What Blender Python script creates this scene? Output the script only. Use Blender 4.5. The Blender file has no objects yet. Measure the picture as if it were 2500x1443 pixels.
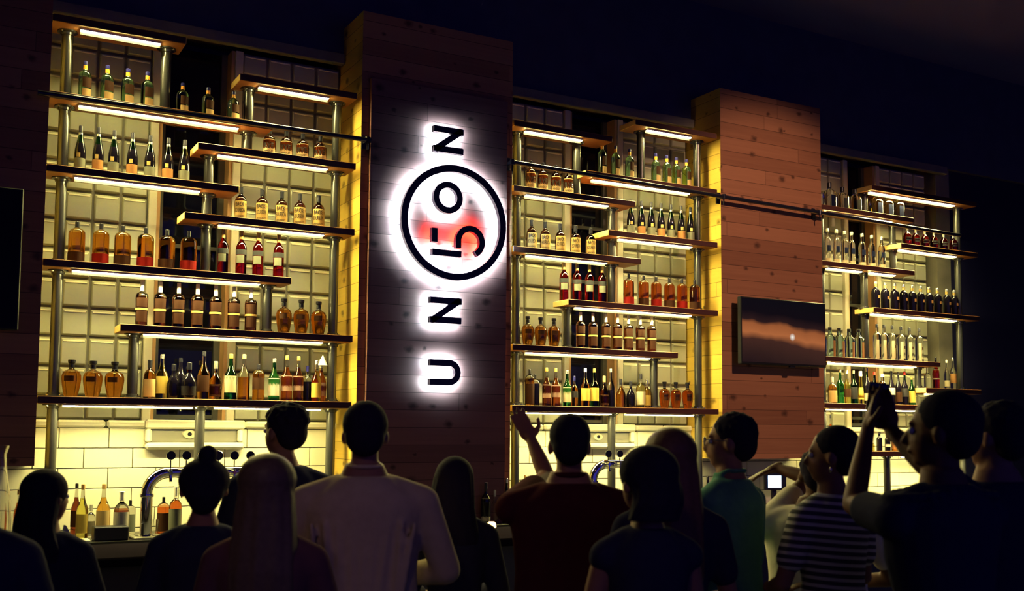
import bpy, math, random
import mathutils
from mathutils import Vector, Matrix
random.seed(7)
C = bpy.context.scene.collection
S = bpy.context.scene
R = math.radians
PI = math.pi

# ------------------------------------------------------------------ camera
W_, H_ = 2500.0, 1443.0
EYE = 1.70
PHI, TH, RO = 0.50725169, 0.0744625, 0.00745344
FPX, CX, CY = 2576.7868, 1251.8667, 854.06062
CAM = Vector((0, -7, EYE))
Fv = Vector((math.sin(PHI)*math.cos(TH), math.cos(PHI)*math.cos(TH), math.sin(TH)))
Rv = Vector((math.cos(PHI), -math.sin(PHI), 0))
Uv = Rv.cross(Fv)
R2 = Rv*math.cos(RO) + Uv*math.sin(RO)
U2 = -Rv*math.sin(RO) + Uv*math.cos(RO)
cd = bpy.data.cameras.new('camera'); co = bpy.data.objects.new('camera', cd); C.objects.link(co)
co.matrix_world = Matrix(((R2.x, U2.x, -Fv.x, CAM.x), (R2.y, U2.y, -Fv.y, CAM.y), (R2.z, U2.z, -Fv.z, CAM.z), (0, 0, 0, 1)))
cd.sensor_fit = 'HORIZONTAL'; cd.sensor_width = 36
cd.lens = 36*FPX/W_
cd.shift_x = (W_/2-CX)/W_; cd.shift_y = (CY-H_/2)/W_
cd.clip_start = 0.05; cd.clip_end = 100
cd.dof.use_dof = True; cd.dof.focus_distance = 8.0; cd.dof.aperture_fstop = cd.lens/15.0
S.camera = co

def ray(px, py):
    return Fv + R2*((px-CX)/FPX) - U2*((py-CY)/FPX)
def U(px, py, Y=0.0):                 # the place on the upright plane y = Y
    d = ray(px, py); return CAM + d*((Y-CAM.y)/d.y)
def Wd(px, py, dep):                  # the place at a distance dep in front of the camera
    return CAM + ray(px, py)*dep
def depth_of(p): return (Vector(p)-CAM).dot(Fv)

# ------------------------------------------------------------------ world, exposure, room lights
w = bpy.data.worlds.new('room_ambient'); S.world = w; w.use_nodes = True
w.node_tree.nodes['Background'].inputs[0].default_value = (0.12, 0.10, 1.0, 1)
w.node_tree.nodes['Background'].inputs[1].default_value = 0.24
S.view_settings.view_transform = 'Standard'; S.view_settings.look = 'None'
S.view_settings.exposure = 0; S.view_settings.gamma = 1; S.view_settings.use_curve_mapping = False
LED = (1.0, 0.86, 0.30); LED_S = 305.0

def spot(name, loc, tgt, power, col, ang, blend=.6, rad=.08):
    l = bpy.data.lights.new(name, 'SPOT'); l.energy = power; l.color = col; l.spot_size = R(ang); l.spot_blend = blend
    l.shadow_soft_size = rad
    o = bpy.data.objects.new(name, l); C.objects.link(o); o.location = loc
    o.rotation_euler = (Vector(tgt)-Vector(loc)).to_track_quat('-Z', 'Y').to_euler(); return o
spot('spot_lamp_tv_wall', (5.9, -4.6, 5.4), (6.5, 0, 2.6), 600, (1, .60, .38), 46, .5, .1)
spot('spot_fill_sign_wall', (2.0, -4.6, 5.3), (3.3, 0, 1.5), 17, (1, .34, .22), 40, .8, .1)  # unseen fill spot, added to lift the sign pier
spot('spot_fill_left_wall', (-1.0, -4.6, 5.3), (0.2, 0, 1.6), 3, (1, .30, .2), 40, .8, .1)  # unseen fill spot, added to lift the left pier a little
spot('spot_lamp_crowd', (-1.4, -7.2, 4.6), (1.7, -3.3, 1.1), 66, (1, .60, .55), 30, .9, .3)

# ------------------------------------------------------------------ materials
MATS = {}
def mat(name, col, rough=.6, metal=0, spec=.5, trans=0, ior=1.45, emit=None, es=0, coat=0):
    if name in MATS: return MATS[name]
    m = bpy.data.materials.new(name); m.use_nodes = True
    b = m.node_tree.nodes['Principled BSDF']
    b.inputs['Base Color'].default_value = (*col, 1); b.inputs['Roughness'].default_value = rough
    b.inputs['Metallic'].default_value = metal; b.inputs['Specular IOR Level'].default_value = spec
    b.inputs['Transmission Weight'].default_value = trans; b.inputs['IOR'].default_value = ior
    b.inputs['Coat Weight'].default_value = coat
    if emit: b.inputs['Emission Color'].default_value = (*emit, 1); b.inputs['Emission Strength'].default_value = es
    MATS[name] = m; return m
def N(nt, t, **kw):
    n = nt.nodes.new(t)
    for k, v in kw.items(): setattr(n, k, v)
    return n
def math_n(nt, op, a, b=None, c=None):
    n = nt.nodes.new('ShaderNodeMath'); n.operation = op
    for i, v in enumerate((a, b, c)):
        if v is None: continue
        if isinstance(v, (int, float)): n.inputs[i].default_value = v
        else: nt.links.new(v, n.inputs[i])
    return n.outputs[0]
def mix_c(nt, f, a, b, mode='MIX'):
    n = nt.nodes.new('ShaderNodeMix'); n.data_type = 'RGBA'; n.blend_type = mode
    for s, v in ((n.inputs[0], f), (n.inputs[6], a), (n.inputs[7], b)):
        if isinstance(v, (int, float)): s.default_value = v
        elif isinstance(v, tuple): s.default_value = (*v, 1)
        else: nt.links.new(v, s)
    return n.outputs[2]
def plank_mat(name, ca, cb, pitch=.125, knots=True, rough=.55, offset=0.0, plen=2.6):
    m = bpy.data.materials.new(name); m.use_nodes = True; nt = m.node_tree; b = nt.nodes['Principled BSDF']; L = nt.links
    g = N(nt, 'ShaderNodeNewGeometry'); sp = N(nt, 'ShaderNodeSeparateXYZ'); L.new(g.outputs['Position'], sp.inputs[0])
    hx = math_n(nt, 'ADD', sp.outputs[0], sp.outputs[1]); hz = math_n(nt, 'ADD', sp.outputs[2], offset)
    row = math_n(nt, 'DIVIDE', hz, pitch); ri = math_n(nt, 'FLOOR', row); rf = math_n(nt, 'FRACT', row)
    wn = N(nt, 'ShaderNodeTexWhiteNoise', noise_dimensions='1D'); L.new(ri, wn.inputs['W'])
    sh = math_n(nt, 'MULTIPLY_ADD', wn.outputs[0], 7.3, hx); col = math_n(nt, 'DIVIDE', sh, plen); ci = math_n(nt, 'FLOOR', col); cf = math_n(nt, 'FRACT', col)
    seed = math_n(nt, 'MULTIPLY_ADD', ci, 17.31, ri)
    wn2 = N(nt, 'ShaderNodeTexWhiteNoise', noise_dimensions='1D'); L.new(seed, wn2.inputs['W'])
    cb3 = N(nt, 'ShaderNodeCombineXYZ'); L.new(math_n(nt, 'MULTIPLY', hx, 1.6), cb3.inputs[0]); L.new(math_n(nt, 'MULTIPLY', hz, 38), cb3.inputs[1]); L.new(math_n(nt, 'MULTIPLY', wn2.outputs[0], 40), cb3.inputs[2])
    no = N(nt, 'ShaderNodeTexNoise'); no.inputs['Scale'].default_value = 1.0; no.inputs['Detail'].default_value = 5; no.inputs['Distortion'].default_value = .5; L.new(cb3.outputs[0], no.inputs['Vector'])
    f = math_n(nt, 'ADD', math_n(nt, 'MULTIPLY', wn2.outputs[0], .62), math_n(nt, 'MULTIPLY', no.outputs[0], .45))
    c = mix_c(nt, f, ca, cb)
    if knots:
        cv = N(nt, 'ShaderNodeCombineXYZ'); L.new(math_n(nt, 'MULTIPLY', hx, 3.3), cv.inputs[0]); L.new(math_n(nt, 'MULTIPLY', hz, 4.3), cv.inputs[1])
        n2 = N(nt, 'ShaderNodeTexNoise'); n2.inputs['Scale'].default_value = 9; L.new(cv.outputs[0], n2.inputs['Vector'])
        vo = N(nt, 'ShaderNodeTexVoronoi', voronoi_dimensions='2D'); vo.inputs['Scale'].default_value = 1.0; vo.inputs['Randomness'].default_value = 1; L.new(cv.outputs[0], vo.inputs['Vector'])
        dd = math_n(nt, 'ADD', vo.outputs['Distance'], math_n(nt, 'MULTIPLY', math_n(nt, 'SUBTRACT', n2.outputs[0], .5), .12))
        wv = N(nt, 'ShaderNodeSeparateXYZ'); L.new(vo.outputs['Color'], wv.inputs[0])
        lim = math_n(nt, 'MULTIPLY_ADD', wv.outputs[0], .09, .035)
        k = math_n(nt, 'SMOOTH_MIN', 1.0, math_n(nt, 'MAXIMUM', math_n(nt, 'SUBTRACT', 1.35, math_n(nt, 'DIVIDE', dd, lim)), 0.0), .1)
        c = mix_c(nt, math_n(nt, 'MULTIPLY', k, .8), c, tuple(x*.22 for x in ca))
    e1 = math_n(nt, 'LESS_THAN', rf, .035); e2 = math_n(nt, 'LESS_THAN', cf, .0012)
    e = math_n(nt, 'MAXIMUM', e1, e2)
    c = mix_c(nt, math_n(nt, 'MULTIPLY', e, .75), c, tuple(x*.15 for x in ca))
    L.new(c, b.inputs['Base Color']); b.inputs['Roughness'].default_value = rough; b.inputs['Specular IOR Level'].default_value = .25
    return m
def grain_mat(name, ca, cb, sx=2, sy=30, rough=.5):
    m = bpy.data.materials.new(name); m.use_nodes = True; nt = m.node_tree; b = nt.nodes['Principled BSDF']
    tc = N(nt, 'ShaderNodeTexCoord'); mp = N(nt, 'ShaderNodeMapping'); mp.inputs['Scale'].default_value = (sx, sy, sy)
    nt.links.new(tc.outputs['Object'], mp.inputs[0]); no = N(nt, 'ShaderNodeTexNoise'); no.inputs['Scale'].default_value = 1; no.inputs['Detail'].default_value = 4
    nt.links.new(mp.outputs[0], no.inputs['Vector']); nt.links.new(mix_c(nt, no.outputs[0], ca, cb), b.inputs['Base Color'])
    b.inputs['Roughness'].default_value = rough; b.inputs['Specular IOR Level'].default_value = .3; return m
def noise_mat(name, ca, cb, sc=6, rough=.8, metal=0, bump=0):
    m = bpy.data.materials.new(name); m.use_nodes = True; nt = m.node_tree; b = nt.nodes['Principled BSDF']
    tc = N(nt, 'ShaderNodeTexCoord'); no = N(nt, 'ShaderNodeTexNoise'); no.inputs['Scale'].default_value = sc; no.inputs['Detail'].default_value = 6
    nt.links.new(tc.outputs['Object'], no.inputs['Vector']); nt.links.new(mix_c(nt, no.outputs[0], ca, cb), b.inputs['Base Color'])
    b.inputs['Roughness'].default_value = rough; b.inputs['Metallic'].default_value = metal; b.inputs['Specular IOR Level'].default_value = .2
    if bump:
        bp = N(nt, 'ShaderNodeBump'); bp.inputs['Strength'].default_value = bump; bp.inputs['Distance'].default_value = .01
        nt.links.new(no.outputs[0], bp.inputs['Height']); nt.links.new(bp.outputs[0], b.inputs['Normal'])
    return m

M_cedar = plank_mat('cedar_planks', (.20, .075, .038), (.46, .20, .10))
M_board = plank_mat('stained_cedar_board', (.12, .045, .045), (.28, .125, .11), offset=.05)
M_cedar_side = plank_mat('cedar_planks_lit', (.50, .31, .05), (.80, .56, .11), knots=True, offset=.03)  # pier sides: cedar coloured yellower and brighter for the shelf light on them
M_shelf = grain_mat('shelf_wood', (.20, .075, .028), (.36, .16, .05))
M_shelf_edge = grain_mat('shelf_shaded_edge', (.055, .018, .016), (.12, .040, .028))  # same shelf wood, darkened for the shade on its front edge
M_shelf_end = grain_mat('shelf_lit_end', (.62, .40, .12), (.80, .56, .20), 3, 20)  # same shelf wood, lightened for the strip light on its ends
M_steel = grain_mat('pipe_steel', (.03, .03, .03), (.06, .06, .058), 30, 4, .27)
M_steel.node_tree.nodes['Principled BSDF'].inputs['Metallic'].default_value = .35
M_steel.node_tree.nodes['Principled BSDF'].inputs['Specular IOR Level'].default_value = .8
M_cutoff = mat('cutoff_lip_black', (.012, .012, .012), .7, spec=.1)  # for the lip added behind each strip to shade the wall
M_hous = mat('white_channel', (.85, .84, .80), .5)
M_bolt = mat('bolt_chrome', (.8, .8, .78), .2, 1)
M_black = mat('black_metal', (.025, .025, .04), .35, .6)
M_rail = mat('rail_black', (.02, .02, .035), .28, .3, coat=.3)
M_led = mat('led_diffuser', (1, 1, 1), .5, emit=LED, es=LED_S)
M_block = noise_mat('glass_block_frosted', (.32, .325, .24), (.42, .42, .31), 3, .30)
M_block.node_tree.nodes['Principled BSDF'].inputs['Specular IOR Level'].default_value = .5
M_block.node_tree.nodes['Principled BSDF'].inputs['Coat Weight'].default_value = .8; M_block.node_tree.nodes['Principled BSDF'].inputs['Coat Roughness'].default_value = .12
M_blocklip = mat('glass_block_edge', (.31, .29, .19), .25)
M_blockhi = mat('glass_block_ridge', (.78, .76, .55), .12)  # pale strip painting the glint along each block's top
M_mortar = mat('block_mortar', (.14, .13, .105), .7)
M_casing = noise_mat('painted_casing', (.52, .48, .36), (.62, .58, .44), 9, .6)
M_jamb = grain_mat('wood_jamb', (.36, .20, .09), (.50, .30, .14), 20, 2)
M_darkglass = mat('dark_window_glass', (.004, .004, .008), .06, spec=.5)
M_frame = mat('window_steel_frame', (.08, .08, .07), .4, .3)
M_wall = noise_mat('dark_concrete', (.04, .04, .09), (.08, .08, .15), 5, .85, bump=.3)
M_wall_r = noise_mat('grey_concrete', (.15, .14, .11), (.26, .24, .19), 7, .85, bump=.4)
M_ceil = mat('ceiling_paint', (.10, .10, .34), .95, spec=0)
M_floor = noise_mat('floor_concrete', (.05, .05, .05), (.09, .085, .08), 3, .6)
M_tile = noise_mat('cream_tile', (.72, .70, .55), (.76, .73, .58), 8, .18)
M_grout = mat('dark_grout', (.10, .09, .05), .9)
M_counter = mat('black_counter', (.02, .02, .025), .22, spec=.6)
M_dark = mat('dark_cabinet', (.05, .05, .06), .5)
M_chrome = mat('chrome', (.85, .85, .85), .06, 1)
M_plate = mat('grey_plate', (.38, .37, .30), .35, .5)
M_white = mat('white_paper', (.8, .76, .6), .8)
M_sign = mat('sign_navy', (.008, .012, .05), .4)
M_glow_w = mat('halo_white', (1, 1, 1), .5, emit=(.50, .88, 1.0), es=300)
M_glow_r = mat('halo_red', (1, .1, .1), .5, emit=(1, .045, .015), es=250)

# ------------------------------------------------------------------ mesh helpers
class MB:
    def __init__(s): s.v = []; s.f = []; s.m = []
    def add(s, vs, fs, mi=0):
        o = len(s.v); s.v += [tuple(v) for v in vs]; s.f += [tuple(i+o for i in f) for f in fs]; s.m += [mi]*len(fs)
    def box(s, x0, x1, y0, y1, z0, z1, mi=0, bev=0, M=None):
        if bev:
            b = bev; vs = []
            for x, y, z, dx, dy, dz in [(X, Y, Z, a, c, d) for X, a in ((x0, 1), (x1, -1)) for Y, c in ((y0, 1), (y1, -1)) for Z, d in ((z0, 1), (z1, -1))]:
                vs += [(x, y+dy*b, z+dz*b), (x+dx*b, y, z+dz*b), (x+dx*b, y+dy*b, z)]
            def V(i, k): return 3*i+k
            # corner index: x*4+y*2+z
            fs = []
            fs.append([V(0, 0), V(1, 0), V(3, 0), V(2, 0)]); fs.append([V(4, 0), V(6, 0), V(7, 0), V(5, 0)])
            fs.append([V(0, 1), V(4, 1), V(5, 1), V(1, 1)]); fs.append([V(2, 1), V(3, 1), V(7, 1), V(6, 1)])
            fs.append([V(0, 2), V(2, 2), V(6, 2), V(4, 2)]); fs.append([V(1, 2), V(5, 2), V(7, 2), V(3, 2)])
            for a, c in ((0, 1), (2, 3), (4, 5), (6, 7)): fs.append([V(a, 0), V(a, 1), V(c, 1), V(c, 0)])      # z edges
            for a, c in ((0, 2), (1, 3), (4, 6), (5, 7)): fs.append([V(a, 0), V(a, 2), V(c, 2), V(c, 0)])      # y edges
            for a, c in ((0, 4), (1, 5), (2, 6), (3, 7)): fs.append([V(a, 1), V(a, 2), V(c, 2), V(c, 1)])      # x edges
            for i in range(8): fs.append([V(i, 0), V(i, 1), V(i, 2)])
        else:
            vs = [(x0, y0, z0), (x1, y0, z0), (x1, y1, z0), (x0, y1, z0), (x0, y0, z1), (x1, y0, z1), (x1, y1, z1), (x0, y1, z1)]
            fs = [(0, 3, 2, 1), (4, 5, 6, 7), (0, 1, 5, 4), (1, 2, 6, 5), (2, 3, 7, 6), (3, 0, 4, 7)]
        if M: vs = [M @ Vector(v) for v in vs]
        s.add(vs, fs, mi)
    def rings(s, rings, mi=0, cap0=True, cap1=True, mis=None):
        n = len(rings[0]); o = len(s.v)
        for r in rings: s.v += [tuple(p) for p in r]
        for i in range(len(rings)-1):
            for j in range(n):
                k = (j+1) % n
                s.f.append((o+i*n+j, o+i*n+k, o+(i+1)*n+k, o+(i+1)*n+j)); s.m.append(mis[i] if mis else mi)
        if cap0: s.f.append(tuple(o+j for j in range(n-1, -1, -1))); s.m.append(mis[0] if mis else mi)
        if cap1: s.f.append(tuple(o+(len(rings)-1)*n+j for j in range(n))); s.m.append(mis[-1] if mis else mi)
    def tube(s, pts, r, n=12, mi=0, close=True):
        pts = [Vector(p) for p in pts]; rs = r if isinstance(r, (list, tuple)) else [r]*len(pts)
        rings = []; up = None
        for i, p in enumerate(pts):
            t = (pts[min(i+1, len(pts)-1)]-pts[max(i-1, 0)])
            if t.length < 1e-9: t = Vector((0, 0, 1))
            t.normalize()
            if up is None: up = t.orthogonal().normalized()
            up = (up - t*up.dot(t)).normalized(); b = t.cross(up)
            rings.append([p+(up*math.cos(2*PI*k/n)+b*math.sin(2*PI*k/n))*rs[i] for k in range(n)])
        s.rings(rings, mi, close, close)
    def capsule(s, p0, r0, p1, r1, n=14):
        p0 = Vector(p0); p1 = Vector(p1); d = (p1-p0); L = d.length; d = d.normalized() if L > 1e-6 else Vector((0, 0, 1))
        pts = []; rs = []
        for a in (85, 60, 30): pts.append(p0-d*r0*math.sin(R(a))); rs.append(r0*math.cos(R(a)))
        pts.append(p0); rs.append(r0); pts.append(p1); rs.append(r1)
        for a in (30, 60, 85): pts.append(p1+d*r1*math.sin(R(a))); rs.append(r1*math.cos(R(a)))
        up = d.orthogonal().normalized(); b = d.cross(up)
        s.rings([[p+(up*math.cos(2*PI*k/n)+b*math.sin(2*PI*k/n))*r for k in range(n)] for p, r in zip(pts, rs)])
    def ell(s, c, rad, M=None, n=18, m=10, mi=0):
        c = Vector(c); rings = []
        for i in range(m+1):
            a = -PI/2 + PI*(i+.03 if i == 0 else (i-.03 if i == m else i))/m
            ring = []
            for k in range(n):
                t = 2*PI*k/n; v = Vector((rad[0]*math.cos(a)*math.cos(t), rad[1]*math.cos(a)*math.sin(t), rad[2]*math.sin(a)))
                if M: v = M @ v
                ring.append(c+v)
            rings.append(ring)
        s.rings(rings, mi)
    def lathe(s, prof, n=20, mi=0, c=(0, 0, 0), sq=0, mis=None):
        rings = []
        for r, z in prof:
            ring = []
            for k in range(n):
                t = 2*PI*(k+.5)/n; cx, sy = math.cos(t), math.sin(t); q = 1
                if sq: q = (abs(cx)**sq+abs(sy)**sq)**(-1/sq)
                ring.append((c[0]+r*cx*q, c[1]+r*sy*q, c[2]+z))
            rings.append(ring)
        s.rings(rings, mi, mis=mis)
    def data(s, name, mats, smooth=False):
        me = bpy.data.meshes.new(name); me.from_pydata(s.v, [], s.f)
        for m in mats: me.materials.append(m)
        for p, i in zip(me.polygons, s.m): p.material_index = i; p.use_smooth = smooth
        if smooth:
            try: me.set_sharp_from_angle(angle=R(38))
            except Exception: pass
        me.update(); return me
    def build(s, name, mats, parent=None, smooth=False):
        if not isinstance(mats, (list, tuple)): mats = [mats]
        o = bpy.data.objects.new(name, s.data(name, mats, smooth)); C.objects.link(o)
        if parent: o.parent = parent
        return o
def tag(o, label=None, cat=None, group=None, kind=None):
    if label: o['label'] = label
    if cat: o['category'] = cat
    if group: o['group'] = group
    if kind: o['kind'] = kind
    return o
def empty(name, loc=(0, 0, 0), rz=0):
    o = bpy.data.objects.new(name, None); o.empty_display_size = .1; C.objects.link(o); o.location = loc; o.rotation_euler = (0, 0, rz); return o
def box_obj(name, a, mats, parent=None, bev=0):
    b = MB(); b.box(*a, bev=bev); return b.build(name, mats, parent)
def struct(o, label=None, cat=None): return tag(o, label, cat, kind='structure')
_font = None
def text_pts(txt):                    # outline mesh of a word, unit cap height, centred
    cu = bpy.data.curves.new('word', 'FONT'); cu.body = txt; cu.align_x = 'CENTER'; cu.offset = .022; cu.resolution_u = 2
    o = bpy.data.objects.new('word', cu); C.objects.link(o)
    bpy.context.view_layer.update()
    me = o.to_mesh(); vs = [v.co.copy() for v in me.vertices]; fs = [tuple(p.vertices) for p in me.polygons]
    o.to_mesh_clear(); bpy.data.objects.remove(o); bpy.data.curves.remove(cu)
    x0 = min(v.x for v in vs); x1 = max(v.x for v in vs); y0 = min(v.y for v in vs); y1 = max(v.y for v in vs)
    return [((v.x-(x0+x1)/2)/(x1-x0), (v.y-y0)/(y1-y0)) for v in vs], fs

# ------------------------------------------------------------------ levels (bay = shelving between two wood piers)
zz = lambda r: EYE + r
B1X = (0.595, 2.605); B2X = (3.890, 5.899); B3X = (7.13, 9.166)
LV = dict(S1=zz(.177), S2=zz(.642), S3=zz(1.02), S4=zz(1.399), S5=zz(1.610), S6=zz(1.872), S7=zz(2.072), T1=zz(2.562), T2=zz(2.382))
L3 = dict(L=zz(-.187), S1=zz(.254), S0=zz(.424), S2=zz(.68), S3=zz(1.167), S4=zz(1.56), S5=zz(1.817), S7=zz(2.08), S8=zz(2.34))
YB = .46            # face of the glass block walls
PT = zz(2.985); PB = zz(-.246)
CT = 1.0            # back counter top

# ------------------------------------------------------------------ setting
struct(box_obj('floor', (-6, 16, -12, 1.2, -.1, 0), M_floor))
struct(box_obj('ceiling', (-6, 16, -12, 1.2, 5.6, 5.7), M_ceil))
struct(box_obj('wall_back', (-6, 16, .75, .9, 0, 5.6), M_wall))
struct(box_obj('wall_left', (-4.1, -4, -12, .75, 0, 5.6), M_wall))
struct(box_obj('wall_right', (13.0, 13.1, -12, .75, 0, 5.6), M_ceil))
struct(box_obj('wall_front', (-4, 13, -11.9, -11.8, 0, 5.6), M_ceil)) if False else None
# upper wall above the block windows, with its pale lintel edge
b = MB()
for x0, x1 in ((-4, 13),): b.box(x0, x1, .40, .75, zz(2.78), 5.6)
struct(b.build('wall_upper', M_wall))
b = MB()
for x0, x1 in ((.6, 2.63), (3.88, 5.93), (7.12, 9.3)): b.box(x0, x1, .34, .40, zz(2.70), zz(2.78), bev=.006)
struct(b.build('trim_1', M_wall_r))
struct(box_obj('wall_right_end', (9.45, 13, YB-.01, .75, 0, 5.6), mat('unlit_wall', (.02, .02, .06), .95, spec=0)))  # darkness of the unlit far wall is put into this colour
b = MB(); b.box(9.24, 9.45, YB-.01, .75, 0, zz(2.78))
struct(b.build('wall_side_concrete', M_wall_r)).name = 'wall_right_return'

# glass block windows
def glass_blocks(name, x0, x1, z0, z1, ncol, label=None):
    root = box_obj(name, (x0, x1, YB+.012, .74, z0, z1), M_mortar); struct(root)
    cw = (x1-x0)/ncol; n = 0
    zr = zz(1.554)                      # one joint line known
    k0 = math.floor((z0-zr)/.1945)
    lip = MB(); fac = MB(); hi = MB()
    k = k0
    while zr+k*.1945 < z1-.02:
        a = max(zr+k*.1945, z0)+.008; c = min(zr+(k+1)*.1945, z1)-.008; k += 1
        if c-a < .03: continue
        for i in range(ncol):
            xa = x0+i*cw+.007; xb = x0+(i+1)*cw-.007
            lip.box(xa, xb, YB, YB+.03, a, c, bev=.006)
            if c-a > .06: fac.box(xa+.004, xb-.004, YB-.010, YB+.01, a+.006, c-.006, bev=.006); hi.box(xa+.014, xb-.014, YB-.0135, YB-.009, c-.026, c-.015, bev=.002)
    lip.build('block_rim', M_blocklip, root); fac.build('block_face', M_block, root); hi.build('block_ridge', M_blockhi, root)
    return root
zb0, zb1 = zz(.036), zz(2.69)
wn = 1
for x0, x1, nc in ((.40, 1.277, 5), (1.897, 2.632, 4), (3.88, 4.62, 4), (5.30, 5.925, 3), (7.12, 7.87, 4), (8.38, 9.08, 4)):
    if nc == 3: nc = 4; x0 = 5.215
    glass_blocks('window_%d' % wn, x0, x1, zb0, zb1, nc); wn += 1
# dark windows between casings
def dark_window(x0, x1, xg0, xg1):
    global wn
    root = box_obj('window_%d' % wn, (x0, x1, .60, .62, zz(.0), zb1), M_darkglass); struct(root); wn += 1
    b = MB()
    for a, c in ((x0, x0+.055), (x1-.055, x1)): b.box(a, c, YB-.03, YB+.06, zb0-.02, zb1, bev=.004)
    b.build('casing', M_casing, root)
    b = MB()
    b.box(x0+.055, x0+.08, YB-.01, .60, zb0, zb1); b.box(x1-.08, x1-.055, YB-.01, .60, zb0, zb1)
    b.build('jamb', M_jamb, root)
    b = MB()
    for a, c in ((x0+.08, x0+.12), (x1-.12, x1-.08)): b.box(a, c, .565, .60, zb0, zb1)
    for z in (zz(.05), zz(.115), zz(.62), zz(1.25), zz(1.72), zz(2.12)): b.box(x0+.08, x1-.08, .575, .60, z, z+.028)
    b.build('sash', M_frame, root)
    b = MB()
    b.box(x0+.02, x1-.02, YB-.01, .60, zz(-.02), zz(.04), bev=.004)
    b.build('sill', M_dark, root)
    return root
dark_window(1.277, 1.897, 0, 0); dark_window(4.62, 5.215, 0, 0); dark_window(7.87, 8.38, 0, 0)

# tiled wall under the windows
b = MB(); b.box(-4, 9.24, .44, .75, 0, zz(.03)); root = b.build('wall_tiled', M_grout); struct(root, 'cream running bond tile wall below the glass block windows', 'wall')
root.name = 'wall_back_tiled'
tl = MB(); cap = MB()
z = zz(-.015)
for r in range(8):
    z1 = zz(-.017)-.132*r; z0 = z1-.132
    off = (r % 2)*.153+.02
    x = -1.7+off
    while x < 9.22:
        xa, xb = x+.0025, min(x+.306, 9.24)-.0025
        tl.box(xa, xb, .425, .45, z0+.0025, z1-.0025, bev=.0025); x += .306
x = -1.7
while x < 9.2:
    cap.box(x+.0025, x+.3, .405, .46, zz(-.015), zz(.036), bev=.014); x += .306
tl.build('tile', M_tile, root); cap.build('bullnose_tile', M_tile, root)
# grey access panels let into the tile
for pa, pb, lk in (((367, 1042), (575, 1076), 462), ((1368, 1053), (1530, 1078), 1459)):
    A = U(pa[0], pa[1], .42); B = U(pb[0], pb[1], .42)
    z1 = zz(.03); z0 = B.z-.01
    rt = box_obj('access_panel', (A.x, B.x, .385, .44, z0, z1-.05), M_plate, bev=.004)
    tag(rt, 'grey recessed metal panel with oval lock in the tiled wall of the %s bay' % ('left' if lk < 1000 else 'middle'), 'panel', 'access panels in the tiled wall')
    b = MB(); b.box(A.x-.04, B.x+.05, .345, .44, z1-.05, z1+.012, bev=.012); b.box(A.x-.04, B.x+.05, .345, .44, z0-.05, z0-.001, bev=.018)
    b.box(A.x-.04, A.x, .35, .44, z0, z1-.051, bev=.01); b.box(B.x, B.x+.04, .35, .44, z0, z1-.051, bev=.01)
    b.build('tile_surround', M_tile, rt)
    P = U(lk, (pa[1]+pb[1])/2+1, .385)
    b = MB(); n = 24
    prof = []
    for k in range(n):
        t = 2*PI*k/n; c_, s_ = math.cos(t), math.sin(t)
        prof.append((.05*math.copysign(abs(c_)**1.0, c_)*(1.0), .032*s_*abs(s_)**.35))
    b.rings([[(P.x+u, .385, P.z+v) for u, v in prof], [(P.x+u*.9, .372, P.z+v*.9) for u, v in prof]])
    lo = b.build('lock_plate', M_bolt if False else M_casing, rt)
    b = MB(); b.tube([(P.x, .375, P.z), (P.x, .366, P.z)], .014, 14); b.build('lock_barrel', M_black, lo)

# wood piers
def pier(name, x0, x1, y0, z0, z1, label, side=True):
    b = MB(); b.box(x0, x1, y0, .74, z0, z1)
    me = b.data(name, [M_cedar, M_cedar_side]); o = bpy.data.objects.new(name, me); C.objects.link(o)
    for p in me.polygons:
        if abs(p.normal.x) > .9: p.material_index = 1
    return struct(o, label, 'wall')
pier('wall_pier_left', -2.4, .592, 0.0, PB, PT, 'dark cedar plank pier at the far left of the shelving')
pier('wall_pier_sign', 2.64, 3.872, 0.0, CT+.001, PT+.01, 'cedar plank pier carrying the backlit sign')
pier('wall_pier_screen', 5.937, 7.125, 0.0, PB, PT-.01, 'reddish cedar plank pier carrying the television')
sa = U(904, 600, -.03); sb = U(1236, 600, -.03); ztop = U(905, 190, -.03).z
struct(box_obj('trim_2', (sa.x, sb.x, -.035, 0, CT+.001, ztop), M_board))
struct(box_obj('trim_3', (sa.x-.012, sa.x, -.0345, 0, CT+.001, ztop), M_board))

# ------------------------------------------------------------------ shelves
BAYN = {1: 'left bay', 2: 'middle bay', 3: 'right bay'}
ORD = ['', 'first', 'second', 'third', 'fourth', 'fifth', 'sixth', 'seventh', 'eighth', 'ninth', 'tenth', 'eleventh', 'twelfth', 'thirteenth', 'fourteenth', 'fifteenth', 'sixteenth']
def shelf(x0, x1, zt, strips, bay, lab, th=.046, lip=True):
    o = empty('wall_shelf', (x0, 0, zt-th))
    tag(o, lab, 'shelf', 'lit wooden shelves of the %s' % BAYN[bay])
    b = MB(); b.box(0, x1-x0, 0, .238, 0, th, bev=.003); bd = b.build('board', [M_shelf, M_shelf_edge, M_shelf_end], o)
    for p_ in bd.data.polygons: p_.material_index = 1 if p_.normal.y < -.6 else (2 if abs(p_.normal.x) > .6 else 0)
    for (a, c) in strips:
        h = MB(); h.box(a-x0, c-x0, .049, .091, -.010, 0); h.box(a-x0, c-x0, .0862, .089, -.029 if lip else -.021, -.010, 1); ch = h.build('led_housing', [M_hous, M_cutoff], o)  # rear lip is added to cut the strip's light toward the wall
        e = MB()
        n = 8; ra = []
        for xx in (a-x0+.004, c-x0-.004):
            ra.append([(xx, .068+.0145*math.cos(PI*k/n), -.010-.005*math.sin(PI*k/n)) for k in range(n+1)])
        e.rings(ra); e.build('led_diffuser', M_led, ch)
    return o
PR = .033
POSTS = []
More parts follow.
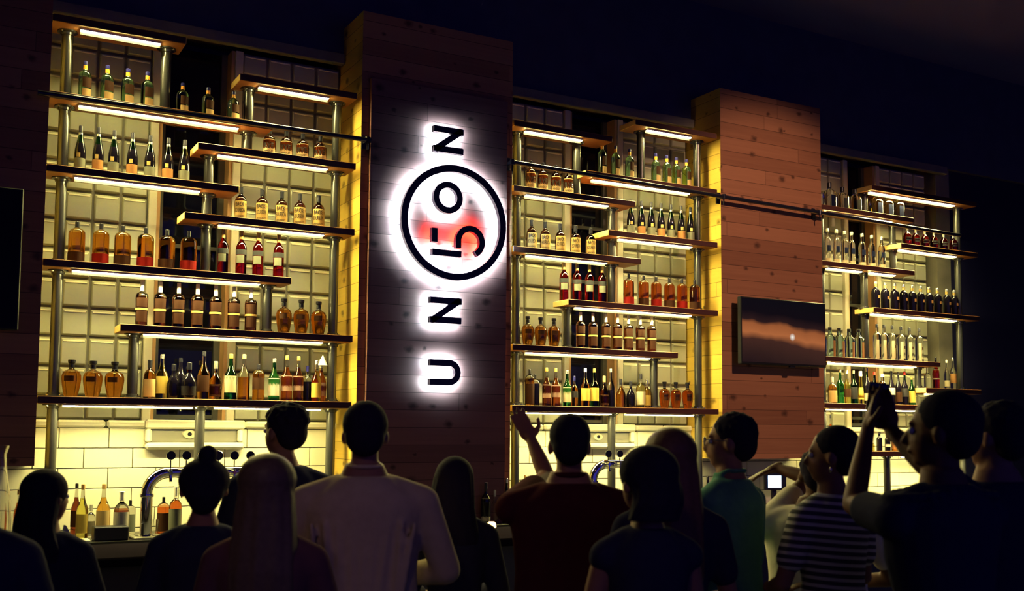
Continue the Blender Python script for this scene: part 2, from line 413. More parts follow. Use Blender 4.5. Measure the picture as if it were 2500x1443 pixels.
_b = MB(); _b.lathe([(.007, -.004), (.007, .004)], 6); bolt_mesh = _b.data('bolt', [M_bolt])
def post(px_x, z0, z1, bay, lab, r=PR, y=.16, flo=False):
    o = empty('pipe_post', (px_x, y, z0))
    tag(o, lab, 'post', 'steel pipe posts of the %s' % BAYN[bay])
    h = z1-z0; b = MB(); b.tube([(0, 0, .004), (0, 0, h-.004)], r, 24); b.build('pipe', M_steel, o, True)
    for zc, sg in ((0, 1), (h, -1)):
        f = MB(); f.lathe([(r+.028, 0), (r+.028, sg*.007), (r+.008, sg*.012), (r+.006, sg*.026), (r+.001, sg*.028)] if sg > 0 else [(r+.001, -.028), (r+.006, -.026), (r+.008, -.012), (r+.028, -.007), (r+.028, 0)], 24, c=(0, 0, zc))
        fl = f.build('flange', M_steel, o, True)
        for k in range(4):
            t = PI/4+k*PI/2; bo = bpy.data.objects.new('bolt', bolt_mesh); C.objects.link(bo); bo.parent = fl
            bo.location = ((r+.018)*math.cos(t), (r+.018)*math.sin(t), zc+sg*.010)
    POSTS.append((px_x, y, z0, z1))
    return o
TH_ = .046
def px2x(px, py, Y=.16): return U(px, py, Y).x
# ---- left bay
xa, xb = B1X
pl, pr = .697, 2.512
def sx(px, py): return U(px, py, .07).x
m = {}
m['a'] = px2x(405, 180); m['b'] = px2x(608, 240); m['c'] = px2x(604, 340); m['d'] = px2x(510, 410); m['e'] = px2x(505, 495); m['f'] = px2x(502, 600); m['g'] = px2x(652, 745); m['h'] = px2x(325, 880); m['i'] = px2x(487, 1060)
shelf(xa, sx(450, 95), LV['T1'], [(sx(197, 55), sx(393, 88))], 1, 'upper left short lit shelf above green gin bottles in left bay')
shelf(sx(580, 175), xb, LV['T2'], [(sx(631, 207), sx(802, 232))], 1, 'short lit shelf at upper right of left bay, nothing on it')
shelf(xa, sx(660, 297), LV['S7'], [(sx(192, 257), sx(582, 311))], 1, 'long lit shelf of left bay carrying the green gin bottles')
shelf(sx(478, 350), xb, LV['S6'], [(sx(531, 380), sx(799, 410))], 1, 'lit shelf of left bay carrying four rye bottles')
shelf(xa, sx(578, 455), LV['S5'], [(sx(182, 430), sx(488, 468))], 1, 'lit shelf of left bay carrying seven dark sparkling bottles')
shelf(sx(445, 520), xb, LV['S4'], [(sx(533, 546), sx(790, 571))], 1, 'lit shelf of left bay carrying five bourbon bottles')
shelf(xa, sx(705, 675), LV['S3'], [(sx(176, 653), sx(634, 688))], 1, 'lit shelf of left bay carrying amber flasks and red bottles')
shelf(sx(290, 790), xb, LV['S2'], [(sx(350, 808), sx(787, 830))], 1, 'lit shelf of left bay carrying slender whiskey and decanter bottles')
shelf(xa, xb, LV['S1'], [(sx(152, 984), m['i']-.07), (m['i']+.07, sx(783, 993))], 1, 'lowest full width lit shelf of left bay with mixed whiskeys', lip=False)
post(pl, CT, LV['S1']-TH_, 1, 'leftmost pipe standing on the counter in left bay')
post(m['i'], CT, LV['S1']-TH_, 1, 'pipe behind beer taps standing on the counter in left bay')
post(pr, CT, LV['S1']-TH_, 1, 'rightmost pipe standing on the counter in left bay')
def col(x, tops, bay, txt):
    for i, (a, c) in enumerate(zip(tops, tops[1:])):
        post(x, a, c-TH_, bay, '%s pipe between shelves of %s, %s segment up' % (txt, BAYN[bay], ORD[i+1]))
col(pl, [LV['S1'], LV['S3'], LV['S5'], LV['S7'], LV['T1']], 1, 'left')
col(pr, [LV['S1'], LV['S2'], LV['S4'], LV['S6'], LV['T2']], 1, 'right')
for k, z0, z1, t in (('a', 'S7', 'T1', 'right of the four green gin bottles'), ('b', 'S7', 'T2', 'right of the dim gin bottles'), ('c', 'S6', 'S7', 'left of the rye bottles'), ('d', 'S5', 'S6', 'right of the sparkling bottles'), ('e', 'S4', 'S5', 'left of the bourbon bottles'), ('f', 'S3', 'S4', 'left of the red bottles'), ('g', 'S2', 'S3', 'left of the decanter bottles'), ('h', 'S1', 'S2', 'right of the lowest decanter bottles')):
    post(m[k], LV[z0], LV[z1]-TH_, 1, 'short pipe in left bay just '+t)
# ---- middle bay
xa, xb = B2X; pl2, pr2 = 4.006, 5.808
m2 = dict(a=px2x(1426, 370), b=px2x(1564, 350), c=px2x(1431, 455), d=px2x(1493, 530), e=px2x(1494, 600), f=px2x(1493, 690), g=px2x(1385, 795), h=px2x(1596, 930), i=px2x(1493, 1060))
shelf(xa, sx(1485, 330), LV['T2'], [(sx(1281, 312), sx(1420, 333))], 2, 'short lit shelf at upper left of middle bay, nothing on it')
shelf(sx(1540, 290), xb, LV['T1'], [(sx(1578, 302), sx(1686, 322))], 2, 'upper right short lit shelf above green gin bottles in middle bay')
shelf(sx(1419, 408), xb, LV['S7'], [(sx(1444, 436), sx(1682, 472))], 2, 'long lit shelf of middle bay carrying the green gin bottles')
shelf(xa, sx(1540, 490), LV['S6'], [(sx(1282, 474), sx(1484, 501))], 2, 'lit shelf of middle bay carrying four rye bottles')
shelf(sx(1474, 560), xb, LV['S5'], [(sx(1509, 581), sx(1687, 602))], 2, 'lit shelf of middle bay carrying seven dark sparkling bottles')
shelf(xa, sx(1553, 627), LV['S4'], [(sx(1284, 619), sx(1480, 640))], 2, 'lit shelf of middle bay carrying five bourbon bottles')
shelf(sx(1377, 735), xb, LV['S3'], [(sx(1403, 746), sx(1686, 768))], 2, 'lit shelf of middle bay carrying amber flasks and red bottles')
shelf(xa, sx(1643, 862), LV['S2'], [(sx(1283, 856), sx(1586, 872))], 2, 'lit shelf of middle bay carrying slender whiskey and decanter bottles')
shelf(xa, xb, LV['S1'], [(sx(1283, 1002), m2['i']-.07), (m2['i']+.07, sx(1692, 1010))], 2, 'lowest full width lit shelf of middle bay with mixed whiskeys', lip=False)
post(pl2, CT, LV['S1']-TH_, 2, 'leftmost pipe standing on the counter in middle bay')
post(m2['i'], CT, LV['S1']-TH_, 2, 'pipe beside beer taps standing on the counter in middle bay')
post(pr2, CT, LV['S1']-TH_, 2, 'rightmost pipe standing on the counter in middle bay')
col(pr2, [LV['S1'], LV['S3'], LV['S5'], LV['S7'], LV['T1']], 2, 'right')
col(pl2, [LV['S1'], LV['S2'], LV['S4'], LV['S6'], LV['T2']], 2, 'left')
for k, z0, z1, t in (('a', 'S6', 'T2', 'right of the rye bottles, reaching the upper left shelf'), ('b', 'S7', 'T1', 'left of the four green gin bottles'), ('d', 'S5', 'S6', 'left of the sparkling bottles'), ('e', 'S4', 'S5', 'right of the bourbon bottles'), ('f', 'S3', 'S4', 'right of the red bottles'), ('g', 'S2', 'S3', 'right of the decanter bottles'), ('h', 'S1', 'S2', 'left of the lowest decanter bottles')):
    post(m2[k]-(.07 if k == 'a' else 0), LV[z0], LV[z1]-TH_, 2, 'short pipe in middle bay '+t)
# ---- right bay
xa, xb = B3X; pl3, pr3 = 7.27, 9.19
m3 = dict(a=px2x(2110, 480), b=px2x(2178, 565), c=px2x(2180, 630), d=px2x(2110, 705), e=px2x(2113, 815), f=px2x(2241, 915), g=px2x(2241, 965), h=px2x(2165, 1120))
xb = 9.30
shelf(sx(2115, 450), xb, L3['S8'], [(sx(2121, 452), sx(2328, 490))], 3, 'topmost lit shelf of right bay, nothing on it')
shelf(xa, sx(2217, 537), L3['S7'], [(sx(2014, 512), sx(2175, 541))], 3, 'lit shelf of right bay carrying square label bottles')
shelf(sx(2186, 592), xb, L3['S5'], [(sx(2194, 606), sx(2332, 626))], 3, 'lit shelf of right bay carrying six round dark red bottles')
shelf(xa, sx(2219, 662), L3['S4'], [(sx(2018, 649), sx(2102, 663)), (sx(2122, 665), sx(2184, 673))], 3, 'lit shelf of right bay carrying seven slim clear bottles')
shelf(sx(2119, 750), xb, L3['S3'], [(sx(2126, 762), sx(2334, 783))], 3, 'lit shelf of right bay carrying ten dark bottles')
shelf(xa, sx(2282, 881), L3['S2'], [(sx(2022, 874), sx(2234, 888))], 3, 'lit shelf of right bay carrying blue and clear bottles')
shelf(sx(2247, 946), xb, L3['S0'], [(sx(2258, 953), sx(2338, 957))], 3, 'short lit shelf low in right bay carrying four liqueur bottles')
shelf(xa, sx(2252, 990), L3['S1'], [(sx(2018, 991), sx(2150, 992)), (sx(2180, 993), sx(2232, 993))], 3, 'low lit shelf of right bay carrying mixed coloured bottles', lip=False)
shelf(xa, xb, L3['L'], [(m3['h']+.1, m3['h']+.6), (8.6, 9.1)], 3, 'lowest lit shelf of right bay behind the raised arms', lip=False)
col(pr3, [CT, L3['L'], L3['S0'], L3['S3'], L3['S5'], L3['S8']], 3, 'right')
col(pl3, [CT, L3['L'], L3['S1'], L3['S2'], L3['S4'], L3['S7']], 3, 'left')
for k, z0, z1, t in (('a', 'S7', 'S8', 'left of the clear square bottles'), ('b', 'S5', 'S7', 'left of the round red bottles'), ('c', 'S4', 'S5', 'right of the slim clear bottles'), ('d', 'S3', 'S4', 'left of the ten dark bottles'), ('e', 'S2', 'S3', 'between blue and clear bottles'), ('f', 'S0', 'S2', 'left of the four liqueurs')):
    post(m3[k], L3[z0], L3[z1]-TH_, 3, 'short pipe in right bay '+t)
post(m3['h'], CT, L3['L']-TH_, 3, 'pipe under the lowest shelf of right bay on the counter')

# ladder rail with brackets
def rail(pts, lab, Y=-.085):
    o = empty('ladder_rail'); P = [U(a, b_, Y) for a, b_ in pts]
    o.location = P[0]
    b = MB(); b.tube([p-P[0] for p in P], .017, 14); b.build('rail_tube', M_rail, o, True)
    tag(o, lab, 'rail', 'black rail in front of the shelving'); return o, P
def bracket(o, P, px, py, Y=-.085):
    q = U(px, py, Y)-P[0]; b = MB()
    b.box(q.x-.012, q.x+.012, .012, .088, q.z-.012, q.z+.012, bev=.002); b.box(q.x-.02, q.x+.02, .07, .0845, q.z-.05, q.z+.05, bev=.002)
    b.lathe([(.02, -.02), (.02, .02)], 12, c=(q.x, 0, q.z)); b.lathe([(.006, -.07), (.006, -.02)], 8, c=(q.x, 0, q.z))
    b.build('bracket', M_rail, o)
o, P = rail([(92, 226), (905, 343)], 'long black ladder rail crossing the left bay')
bracket(o, P, 898, 342)
o, P = rail([(1246, 395), (2014, 521), (2345, 575)], 'long black ladder rail crossing middle bay and television pier')
bracket(o, P, 1251, 396); bracket(o, P, 1767, 480); bracket(o, P, 2001, 519)

# ------------------------------------------------------------------ sign on the middle pier
SY = -.035
sign = empty('backlit_sign', (U(1100, 546, SY).x, SY, U(1100, 546, SY).z))
tag(sign, 'large vertical halo lit sign with navy letters and ring on cedar pier', 'sign')
S0 = sign.location.copy()
def sp(px, py):
    p = U(px, py, SY-.05)-S0; return (p.x, p.z)
def extr(poly_rings, y0, y1, name, m_, par, hole=None):
    b = MB()
    def ring(pts, y): return [(u, y, v) for u, v in pts]
    n = len(poly_rings)
    o_ = len(b.v); b.v += ring(poly_rings, y0)+ring(poly_rings, y1)
    for j in range(n):
        k = (j+1) % n; b.f.append((o_+j, o_+k, o_+n+k, o_+n+j)); b.m.append(0)
    b.f.append(tuple(range(n))); b.m.append(0); b.f.append(tuple(range(2*n-1, n-1, -1))); b.m.append(0)
    return b.build(name, m_, par)
def stroke(path, wd, y0, y1, name, m_, par, closed=False, aspect=1):
    # flat strip of width wd following a path in the board plane
    b = MB(); P2 = [Vector(p) for p in path]; n = len(P2); L_, R_ = [], []
    for i, p in enumerate(P2):
        a = P2[i-1] if (i > 0 or closed) else p; c = P2[(i+1) % n] if (i < n-1 or closed) else p
        t1 = (p-a); t2 = (c-p)
        if t1.length < 1e-7: t1 = t2
        if t2.length < 1e-7: t2 = t1
        t1 = t1.normalized(); t2 = t2.normalized(); t = (t1+t2).normalized(); nn = Vector((-t.y, t.x)); k = wd/2/max(.35, nn.dot(Vector((-t1.y, t1.x))))
        L_.append(p+nn*k); R_.append(p-nn*k)
    m4 = []
    for l, r in zip(L_, R_): m4.append([(l.x, y0, l.y), (r.x, y0, r.y), (r.x, y1, r.y), (l.x, y1, l.y)])
    if closed: m4.append(m4[0]); b.rings(m4, cap0=False, cap1=False)
    else: b.rings(m4)
    return b.build(name, m_, par)
def shell(path, wd, par, closed=False):
    P2 = [Vector(p) for p in path]; n = len(P2); L_, R_ = [], []
    for i, p in enumerate(P2):
        a = P2[i-1] if (i > 0 or closed) else p; c = P2[(i+1) % n] if (i < n-1 or closed) else p
        t1 = (p-a); t2 = (c-p)
        if t1.length < 1e-7: t1 = t2
        if t2.length < 1e-7: t2 = t1
        t = (t1.normalized()+t2.normalized()).normalized(); nn = Vector((-t.y, t.x)); k = wd/2-.0015
        L_.append(p+nn*k); R_.append(p-nn*k)
    for q in ([L_, R_] if closed else [L_+R_[::-1]]):
        stroke([tuple(v) for v in q], .003, -.066, -.053, 'letter_return', M_sign, par, True)
def bar_letter(strokes, wd, glow, name='letter'):
    first = None
    for st in strokes:
        o_ = stroke(st, wd, -.090, -.066, name, M_sign, sign if first is None else first)
        if first is None: first = o_
        else: o_.name = 'letter_stroke'
        g = stroke(st, wd*.8, -.0652, -.0645, 'backlight', glow, first); shell(st, wd, first)
def arc(cx, cy, rx, ry, a0, a1, n=28): return [(cx+rx*math.cos(R(a0+(a1-a0)*i/n)), cy+ry*math.sin(R(a0+(a1-a0)*i/n))) for i in range(n+1)]
SW = .045
def rect_of(px0, py0, px1, py1):
    cx_, cy_ = (px0+px1)/2, (py0+py1)/2
    x0 = sp(px0, cy_)[0]; x1 = sp(px1, cy_)[0]; z1 = sp(cx_, py0)[1]; z0 = sp(cx_, py1)[1]; return x0, x1, z0, z1
def letter_N(px0, py0, px1, py1, xc):
    x0, x1, z0, z1 = rect_of(px0, py0, px1, py1); h = SW/2
    # turned a quarter: two level bars joined by a slanting stroke
    b1 = [(x0, z1-h), (x1, z1-h)]; b2 = [(x0, z0+h), (x1, z0+h)]; dg = [(x1-.012, z1-.014), (x0+.012, z0+.014)]
    bar_letter([b1, b2, dg], SW, M_glow_w)
letter_N(1054, 314, 1126, 376, 0); letter_N(1045, 728, 1121, 790, 0)
# U
x0, x1, z0, z1 = rect_of(1044, 879, 1119, 941); h = SW/2; rr = (z1-z0)/2-h
pa = [(x0, z1-h), (x1-rr-h, z1-h)] + arc(x1-rr-h, (z0+z1)/2, rr, rr, 90, -90, 18)[1:-1] + [(x1-rr-h, z0+h), (x0, z0+h)]
bar_letter([pa], SW, M_glow_w)
# O
x0, x1, z0, z1 = rect_of(1053, 446, 1124, 523)
e_ = arc((x0+x1)/2, (z0+z1)/2, (x1-x0)/2-h, (z1-z0)/2-h, 0, 360, 40)[:-1]
o_ = stroke(e_, SW, -.090, -.066, 'letter', M_sign, sign, True); stroke(e_, SW*.8, -.0652, -.0645, 'backlight', M_glow_w, o_, True); shell(e_, SW, o_, True)
# I
x0, x1, z0, z1 = rect_of(1050, 611, 1121, 628)
bar_letter([[(x0, (z0+z1)/2), (x1, (z0+z1)/2)]], SW, M_glow_w)
# red figure: short flag and open bowl
x0, x1, z0, z1 = rect_of(1047, 558, 1065, 592)
bar_letter([[((x0+x1)/2, z1), ((x0+x1)/2, z0)]], SW, M_glow_r, 'numeral')
x0, x1, z0, z1 = rect_of(1107, 553, 1178, 641)
ccx = (x0+x1)/2; rad = (x1-x0)/2-h; ccz = z1-rad-h
pa = [(x0+h, ccz-.055)] + arc(ccx, ccz, rad, rad, 180, -62, 30)
bar_letter([pa], SW, M_glow_r, 'numeral')
# ring
a = sp(976, 546); c = sp(1228, 552); t_ = sp(1094, 406); bt = sp(1112, 685)
rcx = (a[0]+c[0])/2; rcz = (t_[1]+bt[1])/2; rr = ((c[0]-a[0])+(t_[1]-bt[1]))/4-.02
e_ = arc(rcx, rcz, rr, rr, 0, 360, 72)[:-1]
o_ = stroke(e_, .050, -.090, -.066, 'ring', M_sign, sign, True); stroke(e_, .040, -.0652, -.0645, 'backlight', M_glow_w, o_, True); shell(e_, .05, o_, True)
# stand-off pins hold the letters
pins = MB()
for px, py in ((1070, 318), (1110, 318), (1070, 371), (1110, 371), (980, 546), (1224, 552), (1100, 409), (1110, 682), (1060, 484), (1118, 484), (1060, 620), (1112, 620), (1056, 575), (1112, 600), (1172, 590), (1060, 734), (1110, 734), (1060, 784), (1110, 784), (1060, 884), (1060, 936), (1113, 910)):
    u, v = sp(px, py); pins.tube([(u, -.068, v), (u, 0, v)], .004, 6)
pins.build('standoff_pins', M_black, sign)

# ------------------------------------------------------------------ televisions
def tv_mat():
    m = bpy.data.materials.new('tv_screen_reflection'); m.use_nodes = True; nt = m.node_tree; b = nt.nodes['Principled BSDF']  # orange band and spot: a room reflection painted into the emission
    b.inputs['Base Color'].default_value = (.005, .005, .006, 1); b.inputs['Roughness'].default_value = .16
    tc = N(nt, 'ShaderNodeTexCoord'); mp = N(nt, 'ShaderNodeMapping'); mp.inputs['Rotation'].default_value = (0, R(-5), 0); nt.links.new(tc.outputs['Object'], mp.inputs[0])
    sp_ = N(nt, 'ShaderNodeSeparateXYZ'); nt.links.new(mp.outputs[0], sp_.inputs[0])
    no = N(nt, 'ShaderNodeTexNoise'); no.inputs['Scale'].default_value = 3.5; nt.links.new(tc.outputs['Object'], no.inputs['Vector'])
    z = math_n(nt, 'ADD', sp_.outputs[2], math_n(nt, 'MULTIPLY', math_n(nt, 'SUBTRACT', no.outputs[0], .5), .10))
    r = N(nt, 'ShaderNodeValToRGB'); nt.links.new(math_n(nt, 'DIVIDE', math_n(nt, 'ADD', z, .05), .6), r.inputs[0]); e = r.color_ramp.elements
    e[0].position = 0; e[0].color = (.012, .005, .006, 1); e[1].position = 1; e[1].color = (.002, .002, .004, 1)
    for p, c_ in ((.22, (.03, .012, .009)), (.40, (.05, .018, .012)), (.50, (.40, .125, .04)), (.62, (.30, .09, .028)), (.68, (.02, .008, .008)), (.8, (.003, .002, .004))):
        q_ = e.new(p); q_.color = (*c_, 1)
    v = N(nt, 'ShaderNodeVectorMath', operation='DISTANCE'); nt.links.new(tc.outputs['Object'], v.inputs[0]); v.inputs[1].default_value = (.09, -.12, .255)
    s1 = math_n(nt, 'MAXIMUM', math_n(nt, 'SUBTRACT', 1.0, math_n(nt, 'DIVIDE', v.outputs['Value'], .035)), 0.0)
    nt.links.new(mix_c(nt, s1, r.outputs[0], (.9, .9, .8)), b.inputs['Emission Color']); b.inputs['Emission Strength'].default_value = 1.0; return m
M_tvreflect = tv_mat()
def tv(x0, x1, z0, z1, lab, y=-.12, lit=False):
    o = empty('television', ((x0+x1)/2, -.0, z0)); tag(o, lab, 'television')
    w2 = (x1-x0)/2; h = z1-z0; b = MB(); b.box(-w2, w2, y, y+.045, 0, h, bev=.006); b.build('housing', mat('tv_housing', (.012, .012, .016), .5, spec=.2), o)
    b = MB(); b.box(-w2+.014, w2-.014, y-.002, y, .02, h-.014); b.build('screen', M_tvreflect if lit else mat('tv_screen', (.004, .004, .006), .4, spec=.15), o)
    b = MB(); b.box(-.2, .2, y+.045, -.001, h*.3, h*.7); b.build('wall_mount', M_black, o)
    b = MB(); b.box(.06, .12, y-.003, y+.02, -.012, .0); b.build('sensor_bar', M_black, o); return o
a = U(1808, 728, -.12); c = U(2018, 898, -.12)
tv(a.x, c.x, U(1912, 893, -.12).z, U(1912, 732, -.12).z, 'wide black television with a dim reflected glow, mounted on the right cedar pier', lit=True)
c = U(49, 700, -.12)
tv(c.x-1.0, c.x, U(40, 806, -.12).z, U(40, 806, -.12).z+.85, 'switched off black television partly cut off at the left picture edge')

# ------------------------------------------------------------------ bottles
def rgb(*a): return a
GLASS = {}
def gl(name, col, dark=0, rough=.03):
    k = 'glass_'+name
    return mat(k, col, rough, trans=1.0 if not dark else .0, ior=1.42, spec=.5, coat=.0)
CAPM = {'black': mat('cap_black', (.012, .012, .02), .3), 'gold': mat('foil_gold', (.75, .5, .15), .3, .7), 'white': mat('cap_white', (.8, .78, .7), .4), 'silver': mat('foil_silver', (.75, .74, .66), .25, .8),
        'red': mat('cap_red', (.6, .02, .015), .35), 'orange': mat('neck_orange', (.7, .3, .03), .4), 'navy': mat('cap_navy', (.015, .015, .12), .3), 'wood': mat('cork_wood', (.5, .3, .12), .6), 'clear': mat('stopper_clear', (.9, .9, .85), .1, trans=.7)}
LBM = {'kraft': mat('label_kraft', (.80, .60, .32), .6), 'tan': mat('label_tan', (.52, .38, .17), .6), 'cream': mat('label_cream', (.44, .40, .27), .7), 'dark': mat('label_dark', (.03, .03, .035), .5), 'grey': mat('label_grey', (.16, .17, .13), .6),
       'orange': mat('label_orange', (.36, .18, .07), .6), 'white': mat('label_white', (.55, .52, .44), .6), 'navy': mat('label_navy', (.006, .009, .035), .7), 'brown': mat('label_brown', (.038, .016, .010), .6),
       'red': mat('label_red', (.24, .012, .01), .6), 'gold': mat('label_gold', (.50, .36, .13), .5), 'umber': mat('label_umber', (.05, .022, .012), .6), 'yellow': mat('label_yellow', (.50, .37, .08), .6), 'pink': mat('label_pink', (.26, .16, .13), .6)}
for _m in LBM.values(): _m.node_tree.nodes['Principled BSDF'].inputs['Specular IOR Level'].default_value = .08
M_ink = mat('label_ink', (.03, .02, .015), .6)
LIQ = {'amber': (.66, .24, .02), 'honey': (.80, .42, .06), 'pale': (.88, .74, .28), 'brown': (.20, .045, .015), 'red': (.45, .008, .008), 'green': (.05, .36, .08), 'dkgreen': (.006, .07, .016), 'clear': (.97, .97, .93), 'blue': (.45, .66, .72),
       'crimson': (.38, .01, .01), 'rust': (.52, .12, .02), 'yellow': (.95, .85, .18), 'gingreen': (.42, .84, .48)}
def glm(k):
    if k == 'black': return mat('glass_black', (.004, .003, .007), .09, spec=.4)
    return gl(k, LIQ[k])
PROF = {
 'gin': ([(.88, 0), (.99, .012), (1, .03), (1, .60), (.96, .66), (.82, .71), (.58, .75), (.36, .775), (.30, .80), (.30, .93)], .93, (.90, 1.0, .35)),
 'squat': ([(.92, 0), (1, .02), (1, .50), (.97, .58), (.85, .66), (.62, .72), (.36, .755), (.28, .78), (.28, .84)], .84, (.80, 1.0, .34)),
 'spark': ([(.9, 0), (1, .015), (1, .40), (.95, .48), (.78, .59), (.55, .70), (.38, .80), (.32, .88), (.36, .895), (.36, .91), (.32, .915), (.32, .94)], .94, (.86, 1.0, .37)),
 'flask': ([(.9, 0), (.98, .02), (1, .05), (1, .68), (.97, .745), (.86, .79), (.6, .825), (.34, .85), (.22, .87), (.22, .89)], .89, (.86, 1.0, .26)),
 'aper': ([(.9, 0), (1, .015), (1, .54), (.95, .61), (.78, .665), (.5, .71), (.36, .74), (.33, .78), (.33, .8)], .8, (.76, 1.0, .36)),
 'slend': ([(.88, 0), (.95, .012), (.93, .2), (.96, .45), (1, .62), (.97, .68), (.8, .72), (.45, .745), (.30, .76), (.28, .78)], .78, (.77, 1.0, .31)),
 'amph': ([(.55, 0), (.66, .012), (.78, .12), (.93, .32), (1, .48), (.98, .58), (.85, .66), (.6, .71), (.32, .74), (.25, .77), (.25, .79)], .79, (.78, .89, .30)),
 'std': ([(.9, 0), (1, .015), (1, .53), (.95, .59), (.78, .65), (.52, .695), (.36, .73), (.30, .78), (.28, .92)], .92, (.84, 1.0, .32)),
 'tall': ([(.9, 0), (1, .015), (1, .50), (.92, .56), (.7, .62), (.48, .68), (.36, .75), (.30, .84), (.30, .95)], .95, (.90, 1.0, .33)),
 'round': ([(.8, 0), (.9, .015), (.98, .15), (1, .34), (.95, .46), (.8, .55), (.5, .63), (.33, .70), (.28, .80), (.27, .86)], .86, (.80, 1.0, .32)),
 'slim': ([(.9, 0), (1, .012), (1, .62), (.95, .67), (.72, .72), (.5, .76), (.42, .80), (.42, .92)], .92, (.90, 1.0, .48)),
 'box': ([(.92, 0), (1, .02), (1, .58), (.9, .66), (.55, .72), (.27, .76), (.25, .82)], .82, (.80, 1.0, .36)),
 'globe': ([(.5, 0), (.75, .03), (.95, .22), (1, .42), (.9, .58), (.65, .70), (.35, .77), (.25, .82)], .82, (.80, 1.0, .28)),
 'cone': ([(.9, 0), (1, .015), (.98, .2), (.72, .5), (.5, .7), (.42, .9)], .9, (.84, 1.0, .52)),
}
PROTO = {}
def text_on(mb, txt, z0, z1, half, r=1.03):
    vs, fs = text_pts(txt)
    pts = []
    for u, v in vs:
        a = -PI/2 + u*2*half; z = z0+(z1-z0)*v; pts.append((r*math.cos(a), r*math.sin(a), z))
    mb.add(pts, fs, 1)
def bottle_meshes(kind, glass, liq, cap, labels, fill, neck, words, sq):
    key = (kind, glass, liq, cap, tuple(labels), fill, neck, words, sq)
    if key in PROTO: return PROTO[key]
    prof, _, (c0, c1, cr) = PROF[kind]
    pr_ = []
    for (r0, z0), (r1, z1) in zip(prof, prof[1:]):
        pr_.append((r0, z0))
        if z0 < fill < z1:
            t = (fill-z0)/(z1-z0); pr_.append((r0+(r1-r0)*t, fill))
    pr_.append(prof[-1])
    mis = [1 if (pr_[i][1]+pr_[i+1][1])/2 < fill else 0 for i in range(len(pr_)-1)]
    b = MB(); b.lathe(pr_, 24, sq=sq, mis=mis); parts = []
    parts.append(('glass_body', b.data('glass_body', [glm(glass), glm(liq)], True)))
    b = MB(); b.lathe([(cr*.96, c0), (cr, c0+.01), (cr, c1-.012), (cr*.85, c1)], 16)
    if kind == 'amph': b.lathe([(.30, .89), (.38, .92), (.40, .99), (.36, 1.0)], 16)
    if kind == 'squat': b.lathe([(cr*1.04, .965), (cr*1.08, .99), (cr*.95, 1.002)], 16)
    parts.append(('cap', b.data('cap', [CAPM[cap]], True)))
    if neck:
        b = MB(); nz0, nz1, nr, nm = neck; b.lathe([(nr, nz0), (nr, nz1)], 16); parts.append(('neck_band', b.data('neck_band', [CAPM[nm]], True)))
    for li, (z0, z1, lm, a0, a1) in enumerate(labels):
        b = MB(); n = 14
        def rad(z):
            for (r0, y0), (r1, y1) in zip(prof, prof[1:]):
                if y0 <= z <= y1: return r0+(r1-r0)*(z-y0)/(y1-y0)
            return 1
        rows = []
        for i in range(n+1):
            t = R(a0+(a1-a0)*i/n); cx_, sy_ = math.cos(t), math.sin(t); q = 1.0
            if sq: q = (abs(cx_)**sq+abs(sy_)**sq)**(-1/sq)
            q1 = q*(rad(z0)+.022); q2 = q*(rad(z1)+.022); k1 = q*(rad(z0)+.006); k2 = q*(rad(z1)+.006)
            rows.append([(cx_*q1, sy_*q1, z0), (cx_*k1, sy_*k1, z0), (cx_*k2, sy_*k2, z1), (cx_*q2, sy_*q2, z1)])
        b.rings(rows)
        if words and li == 0:
            for (tx, w0, w1, hf) in words: text_on(b, tx, w0, w1, hf)
        parts.append(('label', b.data('label', [LBM[lm], M_ink], False)))
    PROTO[key] = parts; return parts
NB = 0
BOTS = []
def bottle(px, top, wpx, zs, kind, glass, liq, cap, labels, desc, place, group, fill=.74, neck=None, words=None, sq=0, Y=.15, rot=0, name='bottle', zbase=None):
    global NB; NB += 1
    base = zs; best = None
    for dpx, Yc in [(d_, y_) for d_ in (0, -4, 4, -8, 8) for y_ in (Y, .165, .185, .12, .10, .08, .065, .05, .04)]:
        if zs == CT and Yc != Y: Yc = Yc-.08
        x = U(px+dpx, top+30, Yc).x; wm = wpx*depth_of((x, Yc, base))/FPX; r_ = wm/2
        if zs > CT+.01 and (Yc-r_ < .004 or Yc+r_ > .236): continue
        pen = 0
        for (qx, qy, q0, q1) in POSTS:
            if q0 <= base+.02 < q1: pen += max(0, r_+.062-math.hypot(qx-x, qy-Yc)) if math.hypot(qx-x, qy-Yc) < r_+.034 else 0
        for (qx, qy, qz, qr) in BOTS:
            if abs(qz-base) < .02: pen += max(0, r_+qr+.001-math.hypot(qx-x, qy-Yc))
        if best is None or pen < best[0]-1e-4: best = (pen, Yc, x, wm)
        if best[0] <= 0: break
    _, Y, x, wm = best; h = U(px, top, Y).z-base; BOTS.append((x, Y, base, wm/2))
    if len((desc+' '+place).split()) > 16: print('LONG', len((desc+' '+place).split()), desc+', '+place)
    o = empty(name, (x, Y, base), R(-22)+rot)
    o.scale = (wm/2, wm/2, h)
    tag(o, (desc+', '+place)[:200], 'bottle', group)
    for nm, me in bottle_meshes(kind, glass, liq, cap, labels, fill, neck, words, sq):
        c_ = bpy.data.objects.new(nm, me); C.objects.link(c_); c_.parent = o
    return o
FR = (-150, -30)    # front arc of a label
def rowlab(i, txt): return '%s from left %s' % (ORD[i], txt)
def row(items, zs, kind, wpx, bay, shelfname, desc, group, start=1, **kw):
    for i, it in enumerate(items):
        px, top = it[0], it[1]; k = dict(kw)
        bottle(px, top, wpx, zs, kind, k.pop('glass'), k.pop('liq'), k.pop('cap'), it[2] if len(it) > 2 else k.pop('labels', []), desc, '%s from left on %s' % (ORD[start+i], shelfname), group, **{a_: b_ for a_, b_ in k.items() if a_ != 'labels'})
